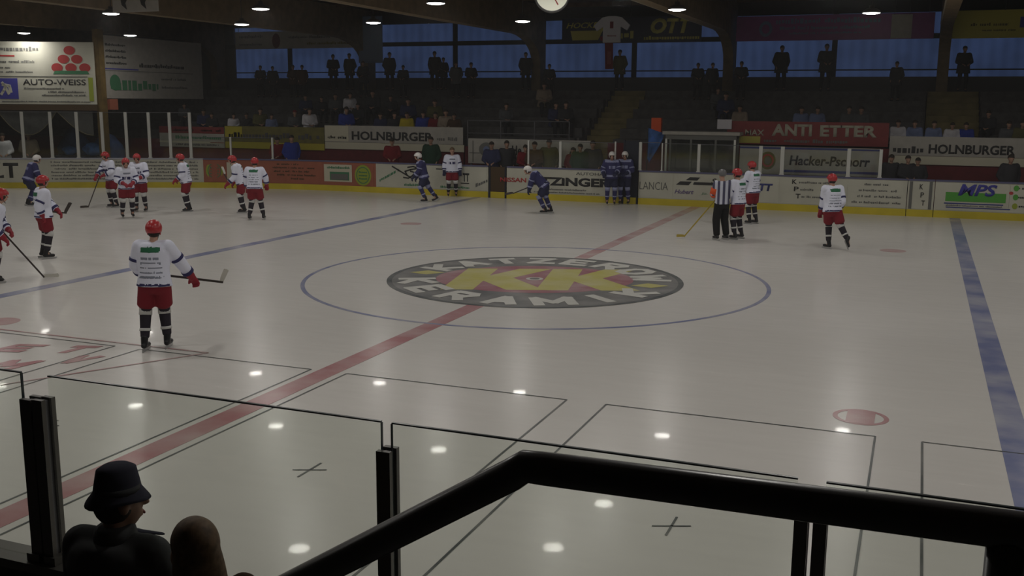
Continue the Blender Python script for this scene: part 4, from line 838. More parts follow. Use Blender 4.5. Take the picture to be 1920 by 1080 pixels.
def torso_secs(J, g=0., bottom=-.08, hem=1.0, sc=1., top=True):
    ax = (J['nek']-J['pel']).normalized(); s = J['side']; f = ax.cross(s); f = -f if f.dot(J['fwd']) < 0 else f; p = J['pel']; L = (J['nek']-J['pel']).length/.555
    S_ = [(bottom, .175*hem, .125*hem), (.05, .17, .12), (.16, .155, .108), (.30, .17, .115), (.42, .185, .12), (.50, .165, .105), (.545, .10, .075)]
    return [(p+ax*(z*L), s, f, (w+g)*sc, (d+g)*sc) for z, w, d in S_]
def head_geo(bm, J, h=1., face=True):
    c = J['hed']; f = J['hf']; s = V(f.y, -f.x, 0); R = Matrix((s, f, V(0, 0, 1))).transposed()
    ellipsoid(bm, c+V(0, 0, .025)*h-f*.005, .076*h, .096*h, .105*h, R); ellipsoid(bm, c+V(0, 0, -.045)*h+f*.022*h, .058*h, .07*h, .075*h, R)
    if face:
        capsule(bm, c+f*.095*h+V(0, 0, .02), c+f*.112*h+V(0, 0, -.022), .011, .017, 8, 2); capsule(bm, c+f*.082*h+s*-.035+V(0, 0, .035), c+f*.082*h+s*.035+V(0, 0, .035), .014, .014, 8, 2)
        capsule(bm, c+f*.085*h-s*.02-V(0, 0, .06), c+f*.085*h+s*.02-V(0, 0, .06), .013, .013, 8, 2)
        for q in (-1, 1): ellipsoid(bm, c+s*q*.078*h, .014, .025, .035, R, 10, 6)
    capsule(bm, J['nek']-V(0, 0, .04), c-V(0, 0, .05)-f*.01, .058*h, .052*h, 12, 3)
def face_bits(J, root, h=1.):
    c = J['hed']; f = J['hf']; s = V(f.y, -f.x, 0)
    for q in (-1, 1): bm = bmesh.new(); ellipsoid(bm, c+f*.088*h+s*q*.032*h+V(0, 0, .012), .012, .012, .008, None, 8, 6); obj('eye', bm, M['eye'], root, True)
    bm = bmesh.new(); capsule(bm, c+f*.097*h-s*.022-V(0, 0, .06), c+f*.097*h+s*.022-V(0, 0, .06), .006, .006, 6, 2); obj('mouth', bm, M['mouth'], root, True)
def hand_geo(bm, J, n, r=1., curl=.6):
    e, h = J['el'+n], J['ha'+n]; d = (h-e).normalized(); a, b = frame(d, J['side']); q = 1 if n == 'r' else -1
    pal = h+d*.045*r; capsule(bm, h+d*.01, h+d*.07*r, .030*r, .036*r, 10, 3, .6, a)
    down = (d*(1-curl)+(-b if b.z > 0 else b)*curl).normalized()
    for i, o in enumerate((-.028, -.010, .010, .028)):
        L = (.034, .040, .038, .030)[i]*r; k = pal+a*o*r+d*.045*r; m = k+d*L*.6+down*L*.35; capsule(bm, k-d*.01, m, .0105*r, .010*r, 8, 2); capsule(bm, m, m+down*L, .010*r, .0085*r, 8, 2)
    t0 = pal-a*q*.03*r; capsule(bm, t0, t0-a*q*.02*r+d*.04*r+down*.02*r, .012*r, .010*r, 8, 2)
def body_bm(J, h=1., hands=True):
    bm = bmesh.new(); loft(bm, torso_secs(J, -.01, sc=h)); head_geo(bm, J, h)
    for n in 'lr':
        capsule(bm, J['sh'+n], J['el'+n], .055*h, .042*h); capsule(bm, J['el'+n], J['ha'+n], .042*h, .028*h)
        capsule(bm, J['hi'+n], J['kn'+n], .082*h, .058*h); capsule(bm, J['kn'+n], J['an'+n], .056*h, .038*h); an = J['an'+n]; capsule(bm, an-V(0, 0, .04), an+J['toe'+n]*.12-V(0, 0, .06), .038, .03)
        capsule(bm, J['pel'], J['hi'+n], .10*h, .09*h)
        if hands: hand_geo(bm, J, n, 1.)
    return bm
def seg(bm, a, b, t0, t1, r0, r1): a, b = Vector(a), Vector(b); capsule(bm, a.lerp(b, t0), a.lerp(b, t1), r0, r1, 16, 1)
def ring(bm, a, b, t0, t1, r):
    a, b = Vector(a), Vector(b); p, q = a.lerp(b, t0), a.lerp(b, t1); s, o = frame(b-a); n = 16; R_ = []
    for c, rr in ((p, r-.02), (p, r), (q, r), (q, r-.02)): R_.append([bm.verts.new(c+s*rr*math.cos(2*math.pi*j/n)+o*rr*math.sin(2*math.pi*j/n)) for j in range(n)])
    for i in range(4):
        for j in range(n): A_, B_ = R_[i], R_[(i+1) % 4]; bm.faces.new((A_[j], A_[(j+1) % n], B_[(j+1) % n], B_[j]))
def helmet(root, J, m):
    c = J['hed']+V(0, 0, .035); f = J['hf']; s = V(f.y, -f.x, 0); R = Matrix((s, f, V(0, 0, 1))).transposed()
    bm = bmesh.new(); bn = bmesh.new(); ellipsoid(bn, c-V(0, 0, .045)-f*.012, .084, .098, .085, R, 16, 10); obj('hair', bn, M['hair'], root, True)
    ellipsoid(bm, c, .112, .138, .124, R, 24, 14, clamp=lambda p: (-.005 if p.y > .02 else -.055))
    hm = obj('helmet', bm, M[m], root, True)
    bm = bmesh.new()
    for q in (-1, 1): capsule(bm, c+s*q*.085+V(0, 0, -.01), c+s*q*.082-V(0, 0, .075)+f*.005, .03, .02, 10, 2, .5, f)
    capsule(bm, c+s*-.075+f*.085+V(0, 0, .01), c+s*.075+f*.085+V(0, 0, .01), .02, .02, 8, 2); obj('ear_guard', bm, M[m], hm, True)
    bm = bmesh.new()
    for q in (-1, 1): tube(bm, [c+s*q*.075-V(0, 0, .06), c+s*q*.03+f*.06-V(0, 0, .165), c+f*.07-V(0, 0, .165)], .005, 6)
    obj('chin_strap', bm, M['skate'], hm)
    return hm
def glove(root, J, n, m):
    e, h = J['el'+n], J['ha'+n]; d = (h-e).normalized(); a, b = frame(d, J['side']); q = 1 if n == 'r' else -1; bm = bmesh.new()
    capsule(bm, h-d*.11, h-d*.0, .068, .055, 14, 3); capsule(bm, h, h+d*.07, .056, .055, 14, 3, .7, a)
    down = -b if b.z > 0 else b
    for i, o in enumerate((-.042, -.014, .014, .042)): k = h+d*.10+a*o; m_ = k+d*.03+down*.015; capsule(bm, k-d*.02, m_, .019, .018, 8, 2); capsule(bm, m_, m_+down*.04+d*.012*(1 if i in (1, 2) else .5), .018, .015, 8, 2)
    t = h-a*q*.05+d*.03; capsule(bm, t, t-a*q*.03+d*.045+down*.03, .02, .017, 8, 2)
    return remeshed('glove', bm, .011, M[m], root, 1)
def skate(root, J, n, tilt=0.):
    an, t = J['an'+n], J['toe'+n]; t = Vector((t.x, t.y, t.z)).normalized(); dn = V(0, 0, -1); 
    if abs(t.z) > .05: sd = t.cross(V(0, 0, 1)).normalized(); dn = t.cross(sd).normalized(); dn = -dn if dn.z > 0 else dn
    bm = bmesh.new(); capsule(bm, an+V(0, 0, .07), an+dn*.04-t*.03, .052, .045); capsule(bm, an+dn*.045-t*.05, an+dn*.055+t*.13, .040, .036); b = remeshed('skate', bm, .013, M['skate'], root, 1)
    sd = t.cross(dn).normalized(); bm = bmesh.new(); o = an+dn*.088
    prof = [(-.12, 0), (-.11, .042), (.18, .042), (.205, .018), (.19, 0)]
    A_ = [bm.verts.new(o+t*x+dn*z+sd*.004) for x, z in prof]; B_ = [bm.verts.new(o+t*x+dn*z-sd*.004) for x, z in prof]; bm.faces.new(A_); bm.faces.new(B_[::-1])
    for j in range(5): bm.faces.new((A_[j], A_[(j+1) % 5], B_[(j+1) % 5], B_[j]))
    obj('runner', bm, M['steel'], b)
KIT = {
 'red': dict(j='jw', st='jn', pant='red', sock='sockd', band='sockw', glove='redg', helm='redh', low='sockd'),
 'blue': dict(j='jn', st='jl', pant='navyp', sock='jn', band='jl', glove='navyp', helm='whh', low='sockd'),
}
def player(px, py, kit, label, J, helm=True, gl=None, group=None, scale=1., hairm='hairb', pants_low=.10):
    p, az = view_frame(px, py); root = empty('person', p, az, label, 'person', group); K = KIT[kit]
    remeshed('body', body_bm(J), .016, M['skin'], root, 2)
    if J['hf'].y < .5: face_bits(J, root)
    # hockey pants
    bm = bmesh.new(); s = J['side']; f = J['fwd']; P = J['pel']
    loft(bm, [(P+V(0, 0, .14), s, f, .19, .14), (P, s, f, .215, .165), (P-V(0, 0, .10), s, f, .215, .165), (P-V(0, 0, .16), s, f, .17, .13)])
    for n in 'lr': seg(bm, J['hi'+n], J['kn'+n], .05, .74, .125, .122)
    remeshed('hockey_pants', bm, .017, M[K['pant']], root, 3)
    for n in 'lr':
        bm = bmesh.new(); seg(bm, J['kn'+n].lerp(J['hi'+n], .25), J['kn'+n], 0, 1, .082, .082); seg(bm, J['kn'+n], J['an'+n], 0, .82, .082, .062); so = remeshed('sock', bm, .014, M[K['sock']], root, 1)
        bm = bmesh.new(); ring(bm, J['kn'+n], J['an'+n], -.24, .06, .088); ring(bm, J['kn'+n], J['an'+n], .52, .62, .078); obj('sock_band', bm, M[K['band']], so, True)
        skate(root, J, n)
    # jersey with printed pattern
    bm = bmesh.new(); loft(bm, torso_secs(J, .055, -.06, 1.12))
    for n in 'lr': capsule(bm, J['nek']-V(0, 0, .06), J['sh'+n]-V(0, 0, .0), .075, .098); capsule(bm, J['sh'+n], J['el'+n], .100, .086); capsule(bm, J['el'+n], J['el'+n].lerp(J['ha'+n], .62), .086, .076)
    ax = (J['nek']-J['pel']).normalized(); pe, fw, sd = J['pel'].copy(), J['fwd'], J['side']; rd = random.Random(int(px)); rows = [rd.uniform(.0, 1) for _ in range(60)]
    def pat(c):
        q = c-pe; z = q.dot(ax); x = q.dot(sd); y = q.dot(fw)
        if abs(x) > .23: return 0
        if kit == 'red':
            if -.05 < z < -.02: return 1
            if y < -.02:
                if .41 < z < .49 and -.13 < x < .13: return 2
                for k in range(5):
                    if .06+.065*k < z < .085+.065*k and abs(x) < .17-.01*k and rows[int((x+.3)*60+k*7) % 60] > .25: return 3
            else:
                if .24 < z < .32 and abs(x) < .13 and rows[int((x+.3)*50) % 60] > .25: return 1
                if .40 < z < .44 and abs(x) < .10: return 3
        else:
            if .0 < z < .07 or z < -.06: return 1
            if .28 < z < .38 and abs(x) < .13 and rows[int((x+.3)*60) % 60] > .35: return 1
            if z > .49: return 1
        return 0
    mats = [M['jw'], M['jn'], M['jg'], M['jgr']] if kit == 'red' else [M['jn'], M['jl'], M['jl'], M['jl']]
    je = remeshed('jersey', bm, .017, mats, root, 3, pat)
    bm = bmesh.new()
    for n in 'lr': ring(bm, J['sh'+n], J['el'+n], .62, .76, .097 if kit == 'red' else .098); ring(bm, J['el'+n], J['ha'+n], .5, .68, .086)
    obj('sleeve_stripe', bm, M[K['st']], je, True)
    for n in 'lr': glove(root, J, n, gl or K['glove'])
    if helm: helmet(root, J, K['helm'])
    else:
        c = J['hed']+V(0, 0, .05)-J['hf']*.012; f_ = J['hf']; s_ = V(f_.y, -f_.x, 0); R = Matrix((s_, f_, V(0, 0, 1))).transposed()
        bm = bmesh.new(); ellipsoid(bm, c, .09, .105, .10, R, 18, 12, clamp=lambda q: (.005 if q.y > .02 else -.07)); obj('hair', bm, M[hairm], root, True)
    return root
def stick(root, A, H, B, label, m='stick', bm_='stick', bl=None, top=None):
    """A butt end, H heel of the blade, B toe of the blade, in the holder's frame"""
    t = empty('hockey_stick', root.location, root.rotation_euler.z, label, 'hockey stick'); A, H, B = V(*A), V(*H), V(*B)
    bm = bmesh.new(); d = (H-A).normalized(); a, b = frame(d); n = [(.015, .011), (-.015, .011), (-.015, -.011), (.015, -.011)]
    R_ = [[bm.verts.new(p+a*x+b*y) for x, y in n] for p in (A, H)]; bm.faces.new(R_[0][::-1]); bm.faces.new(R_[1])
    for j in range(4): bm.faces.new((R_[0][j], R_[0][(j+1) % 4], R_[1][(j+1) % 4], R_[1][j]))
    obj('shaft', bm, M[m], t)
    bm = bmesh.new(); e = (B-H).normalized(); w = (d-e*d.dot(e)).normalized()*-1; o = e.cross(w).normalized()*.006; L = (B-H).length
    prof = [(-.02, -.0), (L*.96, -.0), (L, .03), (L*.93, .072), (.04, .065), (-.01, .05)]
    cv = lambda x: o*6*(x/L)**2
    A_ = [bm.verts.new(H+e*x+w*z+o+cv(x)) for x, z in prof]; B_ = [bm.verts.new(H+e*x+w*z-o+cv(x)) for x, z in prof]; bm.faces.new(A_); bm.faces.new(B_[::-1])
    for j in range(6): bm.faces.new((A_[j], A_[(j+1) % 6], B_[(j+1) % 6], B_[j]))
    obj('blade', bm, M[bl or bm_], t); 
    tp = bmesh.new(); capsule(tp, A, A+d*.12, .017, .017, 8, 2); obj('grip_tape', tp, M['stickw'], t, True)
    return t
# 1 big player seen from behind
J = joints(20, lean=.07, over=dict(elr=(.36, .06, 1.20), har=(.50, .18, .97), ell=(-.24, .14, 1.18), hal=(-.16, .36, 1.02), knl=(-.14, .03, .52), anl=(-.17, -.06, .13), knr=(.11, .08, .52), anr=(.13, .05, .13)), hd=-10)
pl = player(297, 655, 'red', 'large red-helmeted player in white jersey seen from behind, nearest on the ice', J)
stick(pl, (-.26, .42, 1.05), (.93, .26, .86), (1.02, .30, 1.02), 'dark stick held level by the nearest player, pale blade at right', 'stick', bl='stickw')
# 2 player at left with raised stick
J = joints(75, lean=.0, over=dict(elr=(-.10, -.24, 1.17), har=(-.02, -.20, .95), ell=(.14, .22, 1.20), hal=(.30, .10, 1.00)))
pl = player(88, 484, 'red', 'red-helmeted player in white jersey at left, holding a stick out to the right', J)
stick(pl, (-.1, -.02, 1.05), (.46, .12, .96), (.58, .14, 1.18), 'dark stick with tilted black blade held by the player at left', 'stick')
# 3 cropped at the left edge
J = joints(85, lean=.25, over=dict(elr=(.02, -.22, 1.08), har=(.20, -.20, .86), ell=(.2, .2, 1.1), hal=(.30, .05, .98)))
pl = player(-8, 530, 'red', 'player cut off by the left frame edge, only leg and red glove in view', J)
stick(pl, (.12, .0, 1.06), (.84, -.06, .05), (1.10, -.05, .04), 'dark stick reaching down to the ice from the left frame edge', 'stick', bl='stickw')
# 4 navy player at far left
J = joints(80, lean=.38, crouch=.10, arms='front', hd=-10)
player(57, 386, 'blue', 'white-helmeted navy player skating behind the man with the raised stick, far left', J)
# 5 trio
J = joints(-120, lean=.2, arms='front', over=dict(elr=(-.32, .0, 1.20), har=(-.45, -.15, 1.02)))
pl = player(213, 389, 'red', 'left player of the close trio in front of the printed corner boards', J); stick(pl, (-.3, -.1, 1.15), (-.75, -.35, .06), (-.98, -.38, .05), 'dark stick held out left by the left player of the trio', 'stick')
J = joints(170, lean=.15, crouch=.04, arms='front'); player(240, 408, 'red', 'front player of the close trio, facing the camera', J)
J = joints(-160, lean=.12, arms='front'); player(265, 397, 'red', 'right player of the close trio, partly behind the front one', J)
# 6
J = joints(-80, lean=.16, over=dict(ell=(-.10, -.2, 1.16), hal=(-.30, -.16, 1.0), elr=(.02, .22, 1.2), har=(-.2, .2, 1.0)))
player(352, 397, 'red', 'lone white-jersey player standing beside the round yellow emblem, facing left', J)
# 7, 8
J = joints(-85, lean=.30, over=dict(hal=(-.42, -.12, .90), ell=(-.20, -.16, 1.12)))
pl = player(455, 399, 'red', 'left player of the pair before the orange board, leaning left', J); stick(pl, (-.35, -.15, .92), (-.50, -.2, 1.22), (-.56, -.2, 1.44), 'stick with pale blade raised before the round yellow emblem', 'stick', bl='stickw')
J = joints(15, lean=.10, over=dict(elr=(.32, .05, 1.22), har=(.34, .12, 1.0), knl=(-.1, .02, .52), anl=(-.18, -.05, .13), knr=(.15, .02, .52), anr=(.22, -.02, .13)))
player(480, 412, 'red', 'right player of the pair before the orange board, back turned', J)
# 9 navy skater
J = joints(-95, lean=.22, crouch=.08, over=dict(ell=(-.16, -.2, 1.10), hal=(-.34, -.15, .88), knr=(.16, .06, .52), anr=(.40, .08, .17), toer=(-.8, 0, -.35)))
player(795, 379, 'blue', 'white-helmeted navy player skating left past the sketched emblem board', J)
# 10 bareheaded
J = joints(178, lean=.02, over=dict(ell=(.28, -.0, 1.16), hal=(.29, -.06, .92), elr=(-.28, -.0, 1.16), har=(-.29, -.06, .92)))
player(848, 369, 'red', 'bareheaded player in white jersey facing the camera, arms hanging, by the far board', J, helm=False, gl='navyp')
# 11 navy leaning
J = joints(-88, lean=.75, crouch=.10, over=dict(ell=(-.42, -.12, .98), hal=(-.48, -.12, .74), elr=(-.40, .2, .98), har=(-.44, .15, .78), knr=(.05, .1, .50), anr=(.20, .12, .13)))
pl = player(1020, 400, 'blue', 'navy player with pinkish white helmet bending far forward to the left', J); stick(pl, (-.38, -.02, .86), (-.98, -.1, .62), (-1.22, -.1, .58), 'dark stick held forward by the bending navy player', 'stick')
# 12 pair of navy players
J = joints(175, lean=.03, over=dict(elr=(-.30, -.02, 1.2), har=(-.26, -.22, 1.06), ell=(.26, -.1, 1.2), hal=(.16, -.28, 1.1), anl=(.12, .03, .13), anr=(-.13, .0, .13)))
player(1145, 384, 'blue', 'left of the two navy players standing together by the dark gate', J)
J = joints(-165, lean=.0, arms='front'); player(1170, 383, 'blue', 'right of the two navy players, half in front of the dark gate', J)
# 13 red player right behind referee
J = joints(-55, lean=.06, arms='front', hd=-10); player(1381, 448, 'red', 'red-helmeted player standing just right of the referee', J)
J = joints(-50, lean=.08, arms='front', hd=-15); player(1409, 420, 'red', 'red-helmeted player behind and right of the referee group', J)
# 15 right-hand skater
J = joints(-30, lean=.10, over=dict(ell=(-.22, .10, 1.14), hal=(-.27, .2, .88), elr=(.22, .05, 1.15), har=(.16, .28, .98), knl=(-.06, .12, .54), anl=(-.04, .02, .13), hir=(.10, 0, .93), knr=(.22, -.04, .56), anr=(.40, -.12, .24), toer=(.25, .45, -.6), toel=(-.7, .6, 0)), hd=-10)
player(1556, 467, 'red', 'red-helmeted player skating alone at the right, one leg trailing', J)
# referee
def referee():
    J = joints(-35, lean=.03, over=dict(ell=(-.24, -.02, 1.18), hal=(-.17, .20, 1.05), elr=(.20, .10, 1.16), har=(.10, .30, 1.0)))
    p, az = view_frame(1351, 450); root = empty('person', p, az, 'referee in striped shirt, black trousers and orange armband beside the red-helmeted player', 'person')
    remeshed('body', body_bm(J), .014, M['skin'], root, 2); bm = bmesh.new(); loft(bm, torso_secs(J, .025, -.04, 1.1))
    for n in 'lr': capsule(bm, J['sh'+n], J['el'+n], .078, .068); capsule(bm, J['el'+n], J['el'+n].lerp(J['ha'+n], .8), .066, .05)
    sh = remeshed('striped_shirt', bm, .016, M['ref'], root, 2)
    bm = bmesh.new(); ring(bm, J['sh'+'l'], J['ell'], .45, .98, .086); ring(bm, J['ell'], J['hal'], 0, .35, .082); obj('armband', bm, M['armb'], sh, True)
    bm = bmesh.new(); s, f, P = J['side'], J['fwd'], J['pel']; loft(bm, [(P+V(0, 0, .12), s, f, .175, .13), (P, s, f, .19, .15), (P-V(0, 0, .15), s, f, .17, .13)])
    for n in 'lr': seg(bm, J['hi'+n], J['kn'+n], 0, 1, .115, .10); seg(bm, J['kn'+n], J['an'+n], 0, .95, .10, .085)
    remeshed('trousers', bm, .016, M['refp'], root, 2)
    for n in 'lr': skate(root, J, n)
    c = J['hed']+V(0, 0, .035); f_ = J['hf']; s_ = V(f_.y, -f_.x, 0); R = Matrix((s_, f_, V(0, 0, 1))).transposed()
    bm = bmesh.new(); ellipsoid(bm, c, .10, .125, .112, R, 20, 12, clamp=lambda q: (-.0 if q.y > .02 else -.07)); obj('helmet', bm, M['black'], root, True)
    stick(root, (-.05, .18, 1.16), (-.93, .0, .05), (-1.12, .0, .04), 'yellow stick slanting down to the ice left of the referee', 'sticky', bl='sticky')
referee()

# ---------------------------------------------------------------- the two spectators at the near glass
def near_person(px, py_top, y, h, theta, label, kind):
    p = pY(px, py_top, y); a = Vector((p.x-CAM.x, p.y-CAM.y, 0)).normalized(); az = math.atan2(a.y, a.x)-math.pi/2
    root = empty('person', (p.x, p.y, .28), az, label, 'person')
    J = joints(theta, arms='front' if kind == 'man' else 'pocket', h=h, hd=35 if kind == 'man' else 0)
    return root, J
r, J = near_person(210, 895, -15.45, 1.0, 40, 'person in black brimmed hat and dark coat at the near glass, lower left', 'man')
hz = pY(212, 892, -15.45).z-.28; k = hz/(J['hed'].z+.14); 
for q in list(J):
    if q not in ('fwd', 'side', 'hf', 'lean', 'toel', 'toer'): J[q] = J[q]*k
remeshed('body', body_bm(J), .010, M['skin_d'], r, 1); face_bits(J, r)
c = J['hed']+V(0, 0, .055); f_ = J['hf']; s_ = V(f_.y, -f_.x, 0); R = Matrix((s_, f_, V(0, 0, 1))).transposed()
bm = bmesh.new(); n = 28; prof = [(.0, .112), (.050, .110), (.074, .094), (.084, .04), (.090, .004), (.118, -.028), (.123, -.038), (.117, -.044), (.088, -.014), (.0, -.014)]
rings = []
for rr, z in prof[1:-1]:
    rings.append([bm.verts.new(c+s_*(rr*.93*math.cos(2*math.pi*j/n))+f_*(rr*1.08*math.sin(2*math.pi*j/n))+V(0, 0, z+(.012*math.cos(4*math.pi*j/n) if rr > .11 else 0))) for j in range(n)])
T_, B_ = bm.verts.new(c+V(0, 0, .112)), bm.verts.new(c-V(0, 0, .014))
for j in range(n):
    bm.faces.new((T_, rings[0][j], rings[0][(j+1) % n])); bm.faces.new((B_, rings[-1][(j+1) % n], rings[-1][j]))
    for i in range(len(rings)-1): bm.faces.new((rings[i][j], rings[i+1][j], rings[i+1][(j+1) % n], rings[i][(j+1) % n]))
hat = obj('hat', bm, M['hat'], r, True)
bm = bmesh.new(); ring(bm, c-V(0, 0, .004), c+V(0, 0, .03), 0, .8, .0925); obj('hat_band', bm, M['coatd'], hat, True)
bm = bmesh.new(); ellipsoid(bm, J['hed']-f_*.018+V(0, 0, -.005), .080, .082, .085, R, 18, 12); obj('hair', bm, M['hair'], r, True)
bm = bmesh.new(); loft(bm, torso_secs(J, .045, -.22, 1.25)); 
for q in 'lr': capsule(bm, J['nek']-V(0, 0, .05), J['sh'+q], .07, .080); capsule(bm, J['sh'+q], J['el'+q], .080, .068); capsule(bm, J['el'+q], J['el'+q].lerp(J['ha'+q], .85), .066, .052)
co_ = remeshed('coat', bm, .012, M['coatd'], r, 14)
bm = bmesh.new(); nk = J['nek']; 
for a_ in range(9): t_ = math.radians(-150+a_*37.5+90); 
loft(bm, [(nk-V(0, 0, .03), s_, f_, .105, .095), (nk+V(0, 0, .035), s_, f_, .085, .080), (nk+V(0, 0, .045), s_, f_, .072, .066)]); obj('collar', bm, M['coatd'], co_, True)
bm = bmesh.new(); sh = J['shr']+V(0, 0, .07); capsule(bm, nk+V(.02, 0, .02), J['hed']+V(.165, .0, -.165), .030, .012, 10, 2, .35, V(0, 1, 0)); obj('shoulder_flap', bm, M['hat'], co_, True)
bm = bmesh.new()
for q in 'lr': seg(bm, J['hi'+q], J['kn'+q], 0, 1, .10, .08); seg(bm, J['kn'+q], J['an'+q], 0, .95, .08, .07)
remeshed('trousers', bm, .016, M['trs'], r, 2)
def shoes(root, J):
    for q in 'lr':
        bm = bmesh.new(); an = J['an'+q]; capsule(bm, V(an.x, an.y, .05), V(an.x, an.y, .04)+J['fwd']*.16, .045, .038); 
        for v in bm.verts: v.co.z = max(v.co.z, 0)
        obj('shoe', bm, M['skate'], root, True)
shoes(r, J)
r, J = near_person(366, 981, -15.62, 1.0, -15, 'person with long brown hair at the near glass, right of the hatted one', 'woman')
hz = pY(366, 981, -15.62).z-.28; k = hz/(J['hed'].z+.15)
for q in list(J):
    if q not in ('fwd', 'side', 'hf', 'lean', 'toel', 'toer'): J[q] = J[q]*k
remeshed('body', body_bm(J), .010, M['skin_d'], r, 1); face_bits(J, r)
f_ = J['hf']; s_ = V(f_.y, -f_.x, 0); R = Matrix((s_, f_, V(0, 0, 1))).transposed(); H0 = J['hed']
bm = bmesh.new(); ellipsoid(bm, H0+V(0, 0, .045)-f_*.012, .092, .108, .105, R, 20, 12, clamp=lambda q: (.0 if q.y > .03 else -.09))
loft(bm, [(H0+V(0, 0, .05)-f_*.02, s_, f_, .085, .085), (H0+V(0, 0, -.04)-f_*.045, s_, f_, .100, .075), (H0+V(0, 0, -.15)-f_*.06, s_, f_, .112, .07), (H0+V(0, 0, -.28)-f_*.075, s_, f_, .125, .055), (H0+V(0, 0, -.40)-f_*.085, s_, f_, .11, .035)])
remeshed('long_hair', bm, .011, M['hairb'], r, 2)
bm = bmesh.new(); loft(bm, torso_secs(J, .03, -.18, 1.2))
for q in 'lr': capsule(bm, J['sh'+q], J['el'+q], .070, .058); capsule(bm, J['el'+q], J['el'+q].lerp(J['ha'+q], .85), .058, .045)
remeshed('jacket', bm, .012, M['c_brown'], r, 10)
bm = bmesh.new()
for q in 'lr': seg(bm, J['hi'+q], J['kn'+q], 0, 1, .095, .075); seg(bm, J['kn'+q], J['an'+q], 0, .95, .075, .06)
remeshed('trousers', bm, .016, M['trs'], r, 2); shoes(r, J)

# ---------------------------------------------------------------- crowd prototypes, then copies
def crowd_proto(kind, cap):
    J = joints(180, lean=.12 if kind == 'seated' else .0, seated=(kind == 'seated'), arms=dict(seated='lap', standing='pocket', arms='front')[kind])
    root = empty('person', (0, 0, -50)); root['_proto'] = 1
    remeshed('body', body_bm(J), .018, M['skin_d'], root, 2)
    bm = bmesh.new(); loft(bm, torso_secs(J, .075, -.10 if kind == 'seated' else -.24, 1.15))
    for q in 'lr': capsule(bm, J['nek']-V(0, 0, .05), J['sh'+q], .065, .09); capsule(bm, J['sh'+q], J['el'+q], .095, .080); capsule(bm, J['el'+q], J['el'+q].lerp(J['ha'+q], .85), .070, .052)
    remeshed('jacket', bm, .022, M['c_black'], root, 2)
    bm = bmesh.new(); s, f, P = J['side'], J['fwd'], J['pel']; loft(bm, [(P+V(0, 0, .1), s, f, .17, .12), (P, s, f, .18, .14), (P-V(0, 0, .1), s, f, .16, .12)])
    for q in 'lr': seg(bm, J['hi'+q], J['kn'+q], 0, 1, .10, .08); seg(bm, J['kn'+q], J['an'+q], 0, .95, .08, .065)
    remeshed('trousers', bm, .022, M['trs'], root, 2); shoes(root, J)
    c = J['hed']+V(0, 0, .045); f_ = J['hf']; s_ = V(f_.y, -f_.x, 0); R = Matrix((s_, f_, V(0, 0, 1))).transposed(); bm = bmesh.new()
    ellipsoid(bm, c-f_*.01, .092, .108, .10, R, 16, 10, clamp=lambda q: (.0 if q.y > .02 else -.07))
    if cap: capsule(bm, c+f_*.08-s_*.04, c+f_*.14-s_*.03, .02, .012, 8, 2, .5, s_); capsule(bm, c+f_*.08+s_*.04, c+f_*.14+s_*.03, .02, .012, 8, 2, .5, s_); capsule(bm, c+f_*.09, c+f_*.15, .022, .012, 8, 2, .5, s_)
    obj('cap' if cap else 'hair', bm, M['hair'], root, True)
    return root
PR = {(k, c): crowd_proto(k, c) for k in ('seated', 'standing', 'arms') for c in (False, True)}
used = set()
def crowd(kind, cap, loc, rz, jacket, label, group, s=1., head=None):
    p = PR[(kind, cap)]; root = p.copy(); COL.objects.link(root); root.location = loc; root.rotation_euler = (0, 0, rz); root.scale = (s, s, s)
    if '_proto' in root: del root['_proto']
    for ch in p.children:
        c = ch.copy(); COL.objects.link(c); c.parent = root
        if c.name.startswith('jacket'): c.material_slots[0].link = 'OBJECT'; c.material_slots[0].material = M[jacket]
        if head and (c.name.startswith('cap') or c.name.startswith('hair')): c.material_slots[0].link = 'OBJECT'; c.material_slots[0].material = M[head]
    return tag(root, label, 'person', group)
def face_to(loc): return math.atan2(loc[1]-CAM.y, loc[0]-CAM.x)-math.pi/2
CN = dict(c_black='black', c_navy='dark navy', c_red='red', c_olive='olive', c_yellow='bright yellow', c_blue='blue', c_beige='beige', c_white='white', c_green='dark green', c_grey='grey', c_lblue='pale blue', c_brown='brown')
rd = random.Random(3)
# standing on the top walkway against the windows
TOP = [(488, 122, 'c_black', 'leftmost silhouette of the top row'), (511, 131, 'c_black', 'short silhouette second from the left in the top row'), (549, 121, 'c_brown', 'left one of the two leaning together before the left window'), (566, 121, 'c_brown', 'right one of the two leaning together before the left window'),
       (624, 101, 'c_black', 'tall silhouette left of the first column, outer one'), (655, 99, 'c_black', 'tall silhouette just left of the first column'), (681, 113, 'c_black', 'silhouette partly beside the first column'), (730, 97, 'c_black', 'silhouette just right of the first column'), (756, 128, 'c_black', 'low silhouette between the first column and the wide window'),
       (815, 95, 'c_black', 'tallest silhouette before the wide window'), (831, 108, 'c_black', 'broad silhouette touching the tallest one'), (855, 115, 'c_grey', 'grey silhouette under the window mullion'), (883, 116, 'c_black', 'silhouette right of the window mullion'), (986, 97, 'c_black', 'silhouette just left of the middle column'), (1030, 132, 'c_black', 'low silhouette just right of the middle column'),
       (1163, 92, 'c_olive', 'olive figure below the hanging scarf'), (1309, 127, 'c_black', 'low silhouette left of the third column, outer one'), (1336, 131, 'c_black', 'low silhouette left of the third column, inner one'), (1391, 114, 'c_black', 'silhouette just right of the third column'),
       (1467, 84, 'c_black', 'tall silhouette below the left part of the purple banner'), (1551, 81, 'c_black', 'tall silhouette below the middle of the purple banner'), (1683, 115, 'c_black', 'low silhouette left of the fourth column'), (1810, 85, 'c_black', 'broad silhouette below the yellow hanging banner')]
